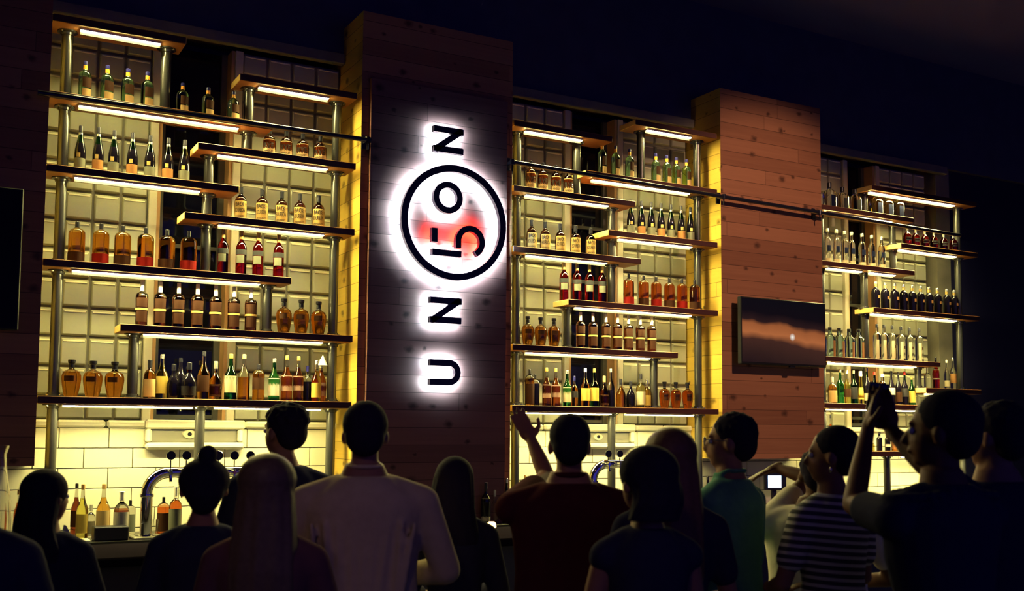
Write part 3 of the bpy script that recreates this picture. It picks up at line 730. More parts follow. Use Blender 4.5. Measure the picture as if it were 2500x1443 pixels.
# gin
gl_lab = [(.03, .30, 'tan', -95, 10), (.33, .58, 'umber', -95, 10)]
G = dict(glass='gingreen', liq='gingreen', cap='navy', neck=(.80, .905, .33, 'orange'), labels=gl_lab)
row([(208, 150), (262, 160), (312, 168), (360, 176)], LV['S7'], 'gin', 30, 1, "left bay's gin shelf", 'green gin bottle with orange neck', 'green gin bottles', 1, **G)
row([(446, 203), (508, 214), (570, 224)], LV['S7'], 'gin', 29, 1, "left bay's gin shelf, in the dark", 'unlit green gin bottle', 'green gin bottles', 5, Y=.16, **{**G})
row([(1470, 347), (1503, 356), (1537, 364)], LV['S7'], 'gin', 22, 2, "middle bay's gin shelf", 'dim green gin bottle', 'green gin bottles', 1, **G)
row([(1601, 375), (1628, 380), (1651, 385), (1676, 390)], LV['S7'], 'gin', 22.5, 2, "middle bay's gin shelf", 'green gin bottle with orange neck band', 'green gin bottles', 4, **G)
# rye
RY = dict(glass='brown', liq='brown', cap='black', labels=[(.05, .60, 'kraft', -150, -20)], words=(('RYE', .27, .47, .85), ('WHISKEY', .14, .22, .75)), fill=.7)
row([(658, 315), (699, 320), (739, 327), (782, 333)], LV['S6'], 'squat', 31, 1, "left bay's rye shelf", 'squat whiskey bottle with tan RYE label', 'rye whiskey bottles', 1, **RY)
row([(1296, 393), (1325, 398), (1357, 404), (1387.5, 410)], LV['S6'], 'squat', 26, 2, "middle bay's rye shelf", 'squat whiskey bottle with tan RYE label', 'rye whiskey bottles', 1, **RY)
# bourbon
BO = dict(glass='brown', liq='brown', cap='black', labels=[(.04, .58, 'gold', -150, -15)], words=(('BACK', .41, .54, .72), ('BOURBON', .24, .37, .85), ('WHISKEY', .10, .16, .8)), fill=.68)
row([(588, 457), (640, 462.5), (688, 468), (732, 473.5), (778, 478)], LV['S4'], 'squat', 30, 1, "left bay's bourbon shelf", 'bourbon bottle with gold lettered label', 'bourbon bottles', 1, **BO)
row([(1298, 537), (1331, 542), (1368, 547), (1405, 551), (1442, 557)], LV['S4'], 'squat', 25.5, 2, "middle bay's bourbon shelf", 'bourbon bottle with gold lettered label', 'bourbon bottles', 1, **BO)
# sparkling
def splab(i): return [(.02, .29, 'orange' if i % 2 else 'grey', -170, -10), (.31, .40, 'gold', -108, -72)]
SPK = dict(glass='dkgreen', liq='black', cap='black', neck=(.80, .85, .385, 'silver'), fill=.62)
row([(197, 307, splab(0)), (241, 311, splab(1)), (279, 318, splab(0)), (324, 324, splab(1)), (367, 331, splab(0)), (411, 337, splab(1)), (451, 342, splab(0))], LV['S5'], 'spark', 26.5, 1, "left bay's sparkling shelf", 'dark sparkling bottle with foil neck', 'dark sparkling bottles', 1, **SPK)
row([(1540, 488, splab(0)), (1566, 491, splab(1)), (1590, 493.5, splab(0)), (1614, 496.5, splab(1)), (1638, 499.5, splab(0)), (1663, 502.5, splab(1)), (1685.5, 506, splab(0))], LV['S5'], 'spark', 19.5, 2, "middle bay's sparkling shelf", 'dark sparkling bottle with foil neck', 'dark sparkling bottles', 1, **SPK)
# flasks
def flab(i): return [(.05, .27, 'red' if i % 2 else 'umber', -172, -8)]
FL = dict(glass='clear', liq='amber', cap='black', fill=.76)
row([(188, 541, flab(0)), (247, 546, flab(1)), (300, 551, flab(0)), (356, 556, flab(1)), (408, 561, flab(0)), (461, 564, flab(1))], LV['S3'], 'flask', 39, 1, "left bay's flask shelf", 'amber flask whiskey bottle', 'amber flask bottles', 1, **FL)
row([(1535, 668, flab(1)), (1571.5, 672, flab(0)), (1602, 676, flab(1)), (1634, 679, flab(0)), (1665, 681, flab(1)), (1696, 684, flab(0))], LV['S3'], 'flask', 26, 2, "middle bay's flask shelf", 'amber flask whiskey bottle', 'amber flask bottles', 5, **{**FL, 'liq': 'rust'})
# red aperitif
AP = dict(glass='red', liq='red', cap='gold', labels=[(.44, .54, 'dark', -172, -8), (.27, .43, 'grey', -140, -50)], fill=.6, words=None)
row([(545.5, 553), (590, 556), (631, 559), (681, 564)], LV['S3'], 'aper', 26, 1, "left bay's flask shelf", 'red aperitif bottle with gold neck', 'red aperitif bottles', 7, **AP)
row([(1377, 634), (1409, 637), (1439, 640), (1470, 642)], LV['S3'], 'aper', 22.5, 2, "middle bay's flask shelf", 'red aperitif bottle with gold neck', 'red aperitif bottles', 1, **AP)
# slender whiskey
SL = dict(glass='clear', liq='brown', cap='white', labels=[(.10, .34, 'brown', -130, -15), (.42, .62, 'brown', -130, -15), (.355, .40, 'gold', -178, -2)], fill=.66)
row([(347, 685), (391.5, 688), (436.5, 691), (482.5, 693), (527, 697), (571.5, 700), (613, 703)], LV['S2'], 'slend', 30, 1, "left bay's second shelf", 'slender whiskey bottle with gold band', 'slender whiskey bottles', 1, **SL)
row([(1417.5, 762), (1447.6, 764), (1479.6, 766), (1507.6, 768), (1534.5, 770), (1563, 772), (1591, 774)], LV['S2'], 'slend', 23, 2, "middle bay's second shelf", 'slender whiskey bottle with gold band', 'slender whiskey bottles', 4, **SL)
AM = dict(glass='clear', liq='amber', cap='black', labels=[(.42, .56, 'umber', -120, -60)], fill=.68)
row([(693.5, 729), (735.5, 732), (778, 736)], LV['S2'], 'amph', 38, 1, "left bay's second shelf", 'amber decanter bottle with black stopper', 'amber decanter bottles', 8, **AM)
row([(174.6, 878), (227, 881), (280, 883)], LV['S1'], 'amph', 46, 1, "left bay's lowest shelf", 'amber decanter bottle with black stopper', 'amber decanter bottles', 1, **AM)
row([(1288.5, 772), (1320, 775), (1352.5, 777)], LV['S2'], 'amph', 31, 2, "middle bay's second shelf", 'amber decanter bottle with black stopper', 'amber decanter bottles', 1, **AM)
# mixed whiskeys
def mixed(lst, zs, shelfname, group, start):
    lst = sorted(lst, key=lambda t: t[0])
    for i, (px, top, wp, kind, glass, liq, cap, lab, desc, *rest) in enumerate(lst):
        kw = rest[0] if rest else {}
        bottle(px, top, wp, zs, kind, glass, liq, cap, lab, desc, '%s from left on %s' % (ORD[start+i] if start+i < len(ORD) else 'last', shelfname), group, **kw)
F_ = lambda z0, z1, c_: [(z0, z1, c_, -165, -15)]
ml = [
 (366, 879, 30, 'squat', 'brown', 'amber', 'black', F_(.04, .5, 'tan'), 'brown whiskey bottle with tan label'),
 (396, 865, 31, 'tall', 'clear', 'pale', 'silver', F_(.12, .5, 'yellow'), 'pale whiskey bottle with red dot label'),
 (424, 889, 32, 'round', 'black', 'black', 'black', [], 'black round bottle'),
 (441, 874, 28, 'tall', 'black', 'black', 'black', [], 'black tall bottle behind others', dict(Y=.2)),
 (462, 885, 37, 'round', 'brown', 'black', 'brown' if False else 'black', F_(.1, .35, 'dark'), 'dark round shouldered bottle'),
 (498, 858, 29, 'tall', 'clear', 'honey', 'black', F_(.16, .5, 'umber'), 'tall clear necked whiskey bottle'),
 (526.6, 882, 31, 'round', 'clear', 'amber', 'silver', F_(.08, .4, 'brown'), 'brown label whiskey bottle'),
 (564, 864, 30, 'tall', 'green', 'dkgreen', 'gold', F_(.16, .52, 'cream'), 'green whiskey bottle with cream label'),
 (596, 865, 29, 'tall', 'clear', 'amber', 'wood', [], 'clear whiskey bottle without label', dict(fill=.5)),
 (631.5, 889, 29, 'flask', 'clear', 'amber', 'black', F_(.3, .62, 'umber'), 'square shouldered whiskey bottle'),
 (669.6, 875, 27, 'tall', 'green', 'green', 'silver', F_(.12, .53, 'white'), 'green bottle with white label'),
 (700.4, 868, 28, 'tall', 'clear', 'rust', 'gold', F_(.22, .56, 'pink'), 'whiskey bottle with pink label and gold neck'),
 (729, 870, 26, 'tall', 'clear', 'brown', 'gold', F_(.24, .56, 'pink'), 'darker whiskey bottle with pink label'),
 (750.4, 893, 24, 'std', 'clear', 'black', 'navy', [], 'small dark liqueur bottle', dict(fill=.55)),
 (773, 880, 24, 'tall', 'clear', 'honey', 'silver', F_(.1, .45, 'yellow'), 'yellow whiskey bottle', dict(Y=.17)),
 (788, 878, 27, 'round', 'clear', 'rust', 'white', F_(.14, .45, 'pink'), 'whiskey bottle under paper cone'),
]
mixed(ml, LV['S1'], "left bay's lowest shelf", 'mixed whiskey bottles', 4)
p = U(788, 880, .15); q = U(788, 863, .15)
b = MB(); b.lathe([(.034, 0), (.004, q.z-p.z+.02)], 18); o = b.build('paper_cone', mat('cone_paper', (.9, .88, .9), .6), None, True); o.location = (p.x, p.y, p.z-.035)
tag(o, 'white paper cone upside down over a bottle neck at right end of shelf', 'cone')
ml = [
 (1293, 901, 23, 'flask', 'clear', 'amber', 'black', F_(.05, .6, 'brown'), 'square whiskey bottle with brown label'),
 (1307, 914, 21, 'flask', 'clear', 'black', 'black', [], 'dark square bottle behind another', dict(Y=.18, fill=.7)),
 (1334.5, 898, 22, 'tall', 'clear', 'brown', 'gold', F_(.22, .56, 'pink'), 'whiskey bottle with pink label'),
 (1357, 899, 22, 'tall', 'clear', 'rust', 'gold', F_(.24, .55, 'pink'), 'lighter whiskey bottle with pink label'),
 (1384.5, 904, 21.5, 'tall', 'green', 'green', 'silver', F_(.12, .53, 'cream'), 'green bottle with cream label'),
 (1402, 918, 18, 'std', 'clear', 'amber', 'navy', F_(.3, .5, 'dark'), 'small amber bottle with dark band'),
 (1429, 899, 21.5, 'tall', 'clear', 'amber', 'white', F_(.16, .48, 'yellow'), 'cognac bottle with yellow label'),
 (1451, 900, 22, 'tall', 'dkgreen', 'dkgreen', 'gold', F_(.16, .5, 'yellow'), 'dark green bottle with yellow label'),
 (1475, 918, 23, 'round', 'clear', 'brown', 'wood', F_(.08, .4, 'brown'), 'brown round whiskey bottle'),
 (1491, 900, 20, 'tall', 'clear', 'black', 'silver', [], 'tall dark bottle with clear neck', dict(fill=.45)),
 (1516, 925, 24, 'round', 'clear', 'amber', 'black', [], 'amber round shouldered bottle'),
 (1540, 931, 23, 'round', 'black', 'black', 'black', [], 'black round bottle'),
 (1564, 913, 23, 'std', 'clear', 'pale', 'black', F_(.1, .48, 'cream'), 'pale bottle with cream label'),
 (1579, 927, 20, 'std', 'clear', 'honey', 'silver', F_(.1, .45, 'yellow'), 'honey coloured bottle', dict(Y=.17)),
]
mixed(ml, LV['S1'], "middle bay's lowest shelf", 'mixed whiskey bottles', 1)
row([(1622.4, 932, [(.3, .55, 'brown', -110, -60)]), (1650, 933, [(.3, .55, 'brown', -110, -60)]), (1678.5, 934, [(.3, .55, 'brown', -110, -60)])], LV['S1'], 'amph', 27.5, 2, "middle bay's lowest shelf", 'rusty decanter bottle', 'amber decanter bottles', 15-0 if False else 13+1, **{**AM, 'liq': 'rust'})
# right bay
BX = lambda lm: [(.10, .52, lm, -118, -62)]
row([(2025, 446, BX('navy')), (2056, 457, BX('dark')), (2087, 462, BX('dark'))], L3['S7'], 'box', 28, 3, "right bay's square bottle shelf", 'shaded square bottle with dark label', 'square spirit bottles', 1, glass='clear', liq='clear', cap='black', sq=4, rot=R(20))
row([(2139, 467, BX('navy')), (2164.5, 471, BX('navy')), (2191, 475, BX('navy'))], L3['S7'], 'box', 28, 3, "right bay's square bottle shelf", 'bright clear square bottle with navy label', 'square spirit bottles', 4, glass='clear', liq='pale', cap='clear', sq=4, rot=R(20))
row([(2215, 556, ), (2235.7, 560), (2258, 563.5), (2280.5, 567), (2304, 571), (2328, 574.5)], L3['S5'], 'globe', 21.5, 3, "right bay's red liqueur shelf", 'round dark red liqueur bottle', 'round red liqueur bottles', 1, glass='crimson', liq='crimson', cap='silver', labels=[(.33, .52, 'dark', -130, -50)])
row([(2020, 558), (2042, 561), (2062, 564), (2079, 567), (2104.6, 570.5), (2128, 574.5), (2152.5, 578.5)], L3['S4'], 'slim', 17, 3, "right bay's slim vodka shelf", 'slim clear bottle with round navy label', 'slim clear vodka bottles', 1, glass='clear', liq='clear', cap='silver', labels=[(.36, .52, 'navy', -115, -25), (.03, .16, 'cream', -178, -2)])
row([(2138, 687), (2161, 690), (2184.5, 692), (2206, 695), (2227, 697), (2247.5, 699), (2268, 701), (2288.5, 703.5), (2311.5, 706), (2329.5, 708.5)], L3['S3'], 'gin', 21, 3, "right bay's black bottle shelf", 'black bottle with gold neck', 'dark gold necked bottles', 1, glass='black', liq='black', cap='silver', neck=(.80, .93, .33, 'gold'), labels=[(.40, .50, 'orange', -85, -50), (.04, .3, 'umber', -60, -30)])
row([(2026.6, 799), (2049, 801), (2073, 803), (2096.4, 804)], L3['S2'], 'slim', 20, 3, "right bay's blue gin shelf", 'blue gin bottle with tan side label', 'blue gin bottles', 1, glass='blue', liq='blue', cap='black', labels=[(.05, .56, 'orange', -80, -10)], sq=5, rot=R(15))
row([(2141, 791), (2158.5, 793), (2178.5, 795), (2200, 797.5), (2220.5, 800), (2244, 802)], L3['S2'], 'gin', 19.5, 3, "right bay's blue gin shelf", 'clear bottle with small dark emblem', 'clear round shouldered bottles', 5, glass='clear', liq='clear', cap='black', labels=[(.36, .44, 'umber', -80, -50), (.05, .56, 'cream', -125, -85), (.03, .08, 'dark', -80, -20)])
ml = [
 (2032, 921, 22, 'squat', 'clear', 'amber', 'clear', F_(.05, .5, 'tan'), 'squat amber bottle with glass stopper'),
 (2051, 901, 19, 'tall', 'green', 'green', 'silver', [], 'bright green bottle'),
 (2067.6, 904, 18, 'tall', 'clear', 'yellow', 'white', F_(.2, .45, 'umber'), 'yellow bottle with dark label'),
 (2084, 904, 18, 'tall', 'dkgreen', 'dkgreen', 'silver', F_(.15, .5, 'dark'), 'dark olive bottle'),
 (2101, 906, 16, 'cone', 'yellow', 'yellow', 'white', F_(.15, .5, 'yellow'), 'tall tapering yellow bottle'),
 (2116.4, 898, 18, 'tall', 'dkgreen', 'black', 'silver', F_(.1, .3, 'cream'), 'dark green bottle with silver foil'),
 (2135, 908, 17, 'tall', 'dkgreen', 'dkgreen', 'red', F_(.3, .48, 'cream'), 'green bottle with bright red cap'),
 (2154.5, 913, 18, 'slim', 'clear', 'honey', 'white', F_(.2, .5, 'cream'), 'clear bottle with cream label'),
 (2176, 906, 18, 'tall', 'black', 'black', 'black', F_(.3, .5, 'white'), 'dark wine bottle with white label'),
 (2193, 909, 17, 'tall', 'black', 'black', 'black', F_(.1, .4, 'umber'), 'black bottle'),
 (2208.4, 907, 17, 'tall', 'dkgreen', 'black', 'red', F_(.25, .5, 'dark'), 'dark bottle with red cap'),
 (2226, 920, 17, 'tall', 'green', 'green', 'gold', F_(.1, .5, 'yellow'), 'small green bottle with yellow label'),
]
mixed(ml, L3['S1'], "right bay's mixed liqueur shelf", 'mixed liqueur bottles', 1)
ml = [
 (2264, 896, 16, 'std', 'clear', 'clear', 'clear', [], 'faint clear bottle'),
 (2284.5, 872, 17, 'tall', 'black', 'crimson', 'black', F_(.3, .6, 'cream'), 'tall dark red bottle with cream label'),
 (2311.5, 879, 15, 'tall', 'clear', 'clear', 'white', F_(.1, .3, 'cream'), 'clear tall bottle'),
 (2326.5, 874, 16, 'tall', 'clear', 'clear', 'silver', F_(.2, .5, 'orange'), 'clear bottle with orange label'),
]
mixed(ml, L3['S0'], "right bay's short low shelf", 'liqueur bottles on the short shelf', 1)
ml = [
 (2028, 1012, 12, 'tall', 'clear', 'rust', 'black', [], 'tall bottle with black cap'),
 (2073, 1046, 15, 'tall', 'clear', 'clear', 'red', [], 'clear bottle with red cap'),
 (2092, 1062, 16, 'flask', 'clear', 'honey', 'gold', F_(.1, .5, 'yellow'), 'honey coloured flask'),
 (2132, 1078, 8, 'slim', 'clear', 'yellow', 'white', [], 'small slim bottle with white cap'),
 (2147, 1055, 14, 'slim', 'black', 'black', 'black', [], 'plain black bottle'),
 (2167, 1052, 14, 'std', 'black', 'black', 'black', F_(.2, .6, 'white'), 'black bottle with tall white label'),
 (2184, 1064, 15, 'flask', 'clear', 'amber', 'gold', F_(.1, .6, 'orange'), 'orange boxy bottle'),
 (2202, 1064, 17, 'flask', 'clear', 'amber', 'gold', F_(.1, .6, 'orange'), 'wide orange boxy bottle'),
 (2336, 1060, 13, 'tall', 'green', 'green', 'black', [], 'small green bottle at the end'),
 (2362, 1040, 14, 'tall', 'clear', 'clear', 'silver', [], 'dim clear bottle'),
]
mixed(ml, L3['L'], "right bay's bottommost shelf", 'bottles behind the raised arms', 1)

# ------------------------------------------------------------------ back counter and what stands on it
o = empty('back_counter', (4.0, 0, 0)); tag(o, 'long black back counter along the tiled wall below the shelving', 'counter')
b = MB(); b.box(-7.5, 5.22, -.16, .40, CT-.04, CT, bev=.004); b.build('worktop', M_counter, o)
b = MB(); b.box(-7.5, 5.22, -.06, .40, .1, CT-.041); b.box(-7.5, 5.22, 0.02, .40, 0, .1); b.build('cabinet', M_dark, o)
b = MB()
for i in range(16):
    x = -7.4+i*.77; b.box(x, x+.74, -.08, -.061, .14, CT-.08, bev=.004)
b.build('cabinet_door', M_dark, o)
ml = [
 (45, 1196, 20, 'tall', 'clear', 'rust', 'gold', [], 'whiskey bottle with ribbed neck band', dict(Y=.2)),
 (187, 1180, 24, 'tall', 'clear', 'brown', 'black', F_(.2, .5, 'umber'), 'brown bottle with black cap', dict(Y=.16)),
 (202.5, 1182, 28, 'tall', 'clear', 'yellow', 'wood', F_(.1, .45, 'yellow'), 'yellow bottle with copper neck', dict(Y=.1)),
 (222, 1232, 22, 'box', 'clear', 'clear', 'clear', F_(.1, .5, 'cream'), 'short clear bottle', dict(Y=.14)),
 (253.6, 1181, 32, 'tall', 'clear', 'honey', 'wood', F_(.1, .5, 'tan'), 'honey whiskey bottle with copper neck', dict(Y=.14)),
 (297.6, 1200, 37, 'squat', 'clear', 'brown', 'white', F_(.05, .56, 'white'), 'dark bottle with white label', dict(Y=.05, fill=.6)),
 (318, 1221, 26, 'flask', 'clear', 'clear', 'black', F_(.1, .6, 'grey'), 'clear bottle with flared black stopper', dict(Y=.18)),
 (399, 1213, 29, 'flask', 'clear', 'rust', 'black', F_(.1, .58, 'umber'), 'rust coloured bottle with flared stopper', dict(Y=.1)),
 (429, 1188, 30, 'box', 'clear', 'rust', 'cream' if False else 'white', F_(.08, .55, 'grey'), 'tall necked bottle with grey label', dict(Y=.1)),
 (567, 1204, 24, 'cone', 'clear', 'clear', 'black', [], 'clear tapering bottle', dict(Y=.12)),
 (581, 1238, 18, 'std', 'green', 'green', 'silver', F_(.1, .4, 'yellow'), 'green bottle with yellow label', dict(Y=.2)),
]
mixed(ml, CT, 'the back counter in left bay', 'bottles on the back counter', 1)
ml = [
 (1186, 1178, 24, 'std', 'black', 'black', 'black', F_(.08, .62, 'cream'), 'dark bottle with cream label', dict(Y=-.08)),
 (1208, 1196, 20, 'round', 'clear', 'clear', 'clear', [], 'clear round glass bottle', dict(Y=-.06)),
 (1222, 1186, 20, 'tall', 'crimson', 'crimson', 'black', [], 'dark red bottle', dict(Y=-.1)),
 (1237, 1168, 20, 'tall', 'black', 'black', 'silver', [], 'black bottle with silver neck', dict(Y=-.05)),
 (1728, 1163, 20, 'tall', 'black', 'black', 'black', [], 'tall black bottle', dict(Y=.1)),
 (1345, 1168, 16, 'tall', 'dkgreen', 'dkgreen', 'black', [], 'slim green bottle', dict(Y=.2)),
 (1282, 1160, 18, 'tall', 'clear', 'pale', 'gold', [], 'pale bottle with gold cap', dict(Y=.15)),
]
mixed(ml, CT, 'the back counter near the sign pier', 'bottles on the back counter', 1)
# glasses
def tumbler(loc, r, h, lab, tall=False, m_=None):
    b = MB(); b.lathe([(r*.85, 0), (r, h), (r*.93, h), (r*.78, .008), (.001, .008)], 24); o = b.build('drinking_glass', m_ or gl('clear', LIQ['clear']), None, True)
    o.location = loc; tag(o, lab, 'glass'); return o
p = U(373, 1300, -.02); o_ = tumbler((p.x, -.02, CT+.012), .034, .10, 'clear cut tumbler beside the beer tower foot on its tray')
# black box and napkin stand on the counter
p = U(270, 1310, -.1); o = box_obj('caddy_box', (p.x-.10, p.x+.10, -.14, -.02, CT, CT+.085), M_black, bev=.006); tag(o, 'low black bar caddy box on the counter before amber bottles', 'box')
p = U(188, 1306, -.08); o = box_obj('paper_napkin', (p.x-.09, p.x+.07, -.15, .0, CT, CT+.008), M_white); o.rotation_euler = (0, 0, 0); tag(o, 'pale folded paper napkin on the counter left of the caddy box', 'napkin')

# beer towers
def beer_tower(leg_px, leg_y, top_px, n_px, tap_y, end_px, Y, lab, tray=True):
    L = U(leg_px, 1250, Y); T = U(n_px[0], leg_y, Y)
    x0 = L.x; zt = U(n_px[0], leg_y, Y).z; x1 = U(end_px, leg_y, Y).x
    o = empty('beer_tower', (x0, Y, CT)); tag(o, lab, 'beer tap', 'chrome beer towers')
    rr = .13; h = zt-CT
    pts = [(0, 0, .01), (0, 0, h-rr)] + [(rr-rr*math.cos(R(a_)), 0, h-rr+rr*math.sin(R(a_))) for a_ in range(10, 91, 10)] + [(x1-x0-rr, 0, h)] + [(x1-x0-rr+rr*math.sin(R(a_)), 0, h-rr+rr*math.cos(R(a_))) for a_ in range(10, 91, 10)] + [(x1-x0, 0, .01)]
    b = MB(); b.tube(pts, .036, 20); b.lathe([(.065, 0), (.065, .012), (.04, .02)], 20); b.lathe([(.065, 0), (.065, .012), (.04, .02)], 20, c=(x1-x0, 0, 0))
    b.lathe([(.043, h-rr-.02), (.046, h-rr-.01), (.043, h-rr)], 20)
    b.build('tower_pipe', M_chrome, o, True)
    for px in n_px:
        tx = U(px, tap_y, Y-.06).x-x0; hz = U(px, tap_y, Y-.06).z-CT
        t = MB(); t.tube([(tx, -.03, h), (tx, -.085, h)], .013, 12); t.tube([(tx, -.075, h+.02), (tx, -.075, h-.02), (tx, -.085, h-.055)], .010, 10)
        tp = t.build('tap', M_chrome, o, True)
        t = MB(); t.tube([(tx, -.065, h+.02), (tx, -.065, hz-.03)], .004, 8)
        t.tube([(tx, -.06, hz), (tx, -.072, hz)], .028, 28); hd = t.build('tap_handle', M_black, tp)
        if px in (494, 533): g = MB(); g.tube([(tx+.0285*math.cos(R(a_)), -.066, hz+.0285*math.sin(R(a_))) for a_ in range(0, 361, 15)], .0028, 6); g.build('badge_rim', M_chrome, hd)
    b = MB(); b.box(-.09, x1-x0+.09, -.12, .07, .0, .012, bev=.003); b.build('drip_tray', M_plate, o)
beer_tower(357, 1154, 0, (417, 455, 494, 533, 572, 611), 1112, 655, -.02, 'chrome beer tower with six black round handles in left bay')
beer_tower(1447, 1133, 0, (1484, 1512), 1108, 1560, -.02, 'chrome beer tower with two black round handles in middle bay')

# till screen with orange ticket below the television pier
p = U(1884, 1176, .05)
o = empty('till_screen', (p.x, .0, CT)); o.rotation_euler = (0, 0, R(-20)); tag(o, 'till with bright blue white screen on the counter beneath the television', 'till')
sz = p.z-CT
b = MB(); b.box(-.10, .10, 0, .03, sz-.07, sz+.09, bev=.005); b.box(-.02, .02, .03, .06, .01, sz+.03); b.box(-.1, .1, -.05, .14, 0, .015, bev=.004); b.build('monitor_case', M_black, o)
b = MB(); b.box(-.07, .05, -.003, 0, sz-.05, sz+.055); b.build('display', mat('till_display', (.1, .1, .1), .3, emit=(.45, .72, 1), es=5.5), o)
p = U(1902, 1222, -.05)
o = box_obj('order_ticket', (p.x-.13, p.x+.13, -.12, -.114, CT+.03, CT+.12), mat('ticket', (.75, .33, .17), .7)); tag(o, 'orange order card leaning by the till under the television', 'card')
b = MB(); b.box(p.x-.13, p.x+.13, -.15, -.09, CT, CT+.03, bev=.003); b.build('card_rail', M_black, o)

# ------------------------------------------------------------------ front bar
o = empty('front_bar', (3.5, -1.35, 0)); tag(o, 'dark front bar counter where the customers stand', 'bar')
b = MB(); b.box(-7, 9, -.32, .32, 1.03, 1.075, bev=.008); b.build('bar_top', mat('bar_top_wood', (.010, .008, .012), .8, spec=0), o)
b = MB(); b.box(-7, 9, -.18, .28, 0, 1.03); b.build('bar_front', M_dark, o)
b = MB(); b.tube([(-7, -.34, .2), (9, -.34, .2)], .025, 12); b.build('foot_rail', M_chrome, o, True)
M_flame = mat('lamp_glow', (1, .6, .3), .5, emit=(1, .50, .16), es=9)
def votive(px, py0, py1, wpx, lab, dY=-1.45, es=1):
    a = U(px, py1, dY); c = U(px, py0, dY); dd = depth_of(a); r = wpx*dd/FPX/2
    o = empty('bar_lamp', (a.x, dY, 1.075)); tag(o, lab, 'lamp', 'glowing lamps on the bar')
    h = max(c.z-1.075, .06)
    b = MB(); b.lathe([(r*.8, 0), (r*.75, .01), (r*.3, .02), (r*.28, h*.35), (r*.55, h*.38)], 20); b.build('base', M_chrome, o, True)
    b = MB(); b.lathe([(r*.6, h*.38), (r, h*.6), (r*.95, h*.85), (r*.6, h)], 20); b.build('lamp_shade', M_flame, o, True)
votive(1199, 1274, 1362, 24, 'glowing glass bar lamp seen between two men'); votive(1176, 1294, 1362, 16, 'smaller glowing bar lamp left of the larger one', -1.33)
p = U(1168, 1345, -1.75); 
# small paper menu leaning at the bar
p = U(180, 1410, -1.72); b = MB(); b.add([(-.05, 0, 0), (.06, 0, 0), (.06, .003, 0), (-.05, .003, 0), (-.03, .03, .15), (-.02, .03, .15), (-.02, .033, .15), (-.03, .033, .15)], [(0, 1, 5, 4), (1, 2, 6, 5), (2, 3, 7, 6), (3, 0, 4, 7), (4, 5, 6, 7), (0, 3, 2, 1)])
o = b.build('menu_card', M_white); o.location = (p.x, -1.55, 1.075); tag(o, 'cream tapering menu card standing on the bar at lower left', 'menu')
# tall clear bottle at left picture edge, on the bar
p = U(2, 1200, -1.5)
o = empty('carafe', (p.x, -1.5, 1.075)); tag(o, 'tall clear glass carafe on the bar at the left picture edge', 'carafe')
ht = U(4, 1088, -1.5).z-1.075
b = MB(); b.lathe([(.045, 0), (.05, .02), (.05, ht*.35), (.04, ht*.6), (.022, ht*.8), (.018, ht*.92), (.03, ht), (.026, ht), (.014, ht*.92), (.018, ht*.8), (.036, ht*.6), (.046, ht*.35), (.045, .03), (.002, .03)], 28); b.build('glass_body', gl('clear', LIQ['clear']), o, True)
# green drink between two people in the middle bay
p = U(1364, 1200, -1.5)

# ------------------------------------------------------------------ ceiling fittings
def cpt(px, py, z=5.6):
    d = ray(px, py); return CAM + d*((z-CAM.z)/d.z)
for px, py, s_, nm, lab, mm in ((1998, 198, .17, 'ceiling_speaker', 'pale square ceiling plate above the television pier', mat('plate_pale', (.5, .48, .42), .7)),
                          (1395, 112, .05, 'ceiling_sensor', 'small pale ceiling sensor above the middle bay', mat('plate_pale', (.5, .48, .42), .7)),
                          (1512, 197, .035, 'ceiling_sensor', 'tiny dim ceiling sensor right of the small pale one', mat('plate_dim', (.3, .3, .3), .7)),
                          (2165, 342, .05, 'ceiling_sensor', 'tiny dim ceiling sensor above the right bay', mat('plate_dim', (.3, .3, .3), .7))):
    c_ = cpt(px, py); b = MB(); b.box(-s_, s_, -s_, s_, -.03, 0, bev=.006); o = b.build(nm, mm); o.location = c_; tag(o, lab, 'ceiling fitting')
    o.rotation_euler = (0, 0, R(8))
c_ = cpt(2322, 325); o = empty('ceiling_lamp', c_); tag(o, 'tiny lit ceiling lamp at upper right', 'lamp')
b = MB(); b.lathe([(.05, -.05), (.05, 0)], 16); b.build('can', M_black, o); b = MB(); b.lathe([(.03, -.054), (.03, -.05)], 16); b.build('bulb', mat('lamp_bulb', (1, 1, 1), .5, emit=(1, .9, .6), es=2.0), o)

# ------------------------------------------------------------------ people
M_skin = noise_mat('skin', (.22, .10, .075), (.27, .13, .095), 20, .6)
M_hair_d = noise_mat('hair_dark', (.010, .008, .022), (.02, .015, .04), 60, .85)
M_hair_d.node_tree.nodes['Principled BSDF'].inputs['Specular IOR Level'].default_value = .06; M_hair_d.node_tree.nodes['Principled BSDF'].inputs['Roughness'].default_value = .85
M_hair_b = noise_mat('hair_blonde', (.07, .045, .035), (.15, .10, .07), 60, .5)
M_hair_r = noise_mat('hair_auburn', (.07, .03, .025), (.16, .07, .05), 60, .5)
CLO = {}
def cloth(name, a, c_):
    if name not in CLO: CLO[name] = noise_mat('cloth_'+name, a, c_, 25, .95, bump=.25); CLO[name].node_tree.nodes['Principled BSDF'].inputs['Specular IOR Level'].default_value = .04
    return CLO[name]
cloth('black', (.016, .016, .045), (.024, .024, .06)); cloth('navy', (.018, .02, .05), (.026, .028, .07)); cloth('maroon', (.045, .008, .014), (.07, .012, .02))
cloth('shirt', (.38, .31, .22), (.50, .41, .29)); cloth('green', (.06, .17, .13), (.09, .24, .18)); cloth('white', (.55, .52, .42), (.68, .64, .52)); cloth('denim', (.05, .06, .09), (.07, .08, .12))
cloth('grey', (.10, .10, .115), (.15, .15, .17))
cloth('plum', (.09, .04, .05), (.13, .06, .07))
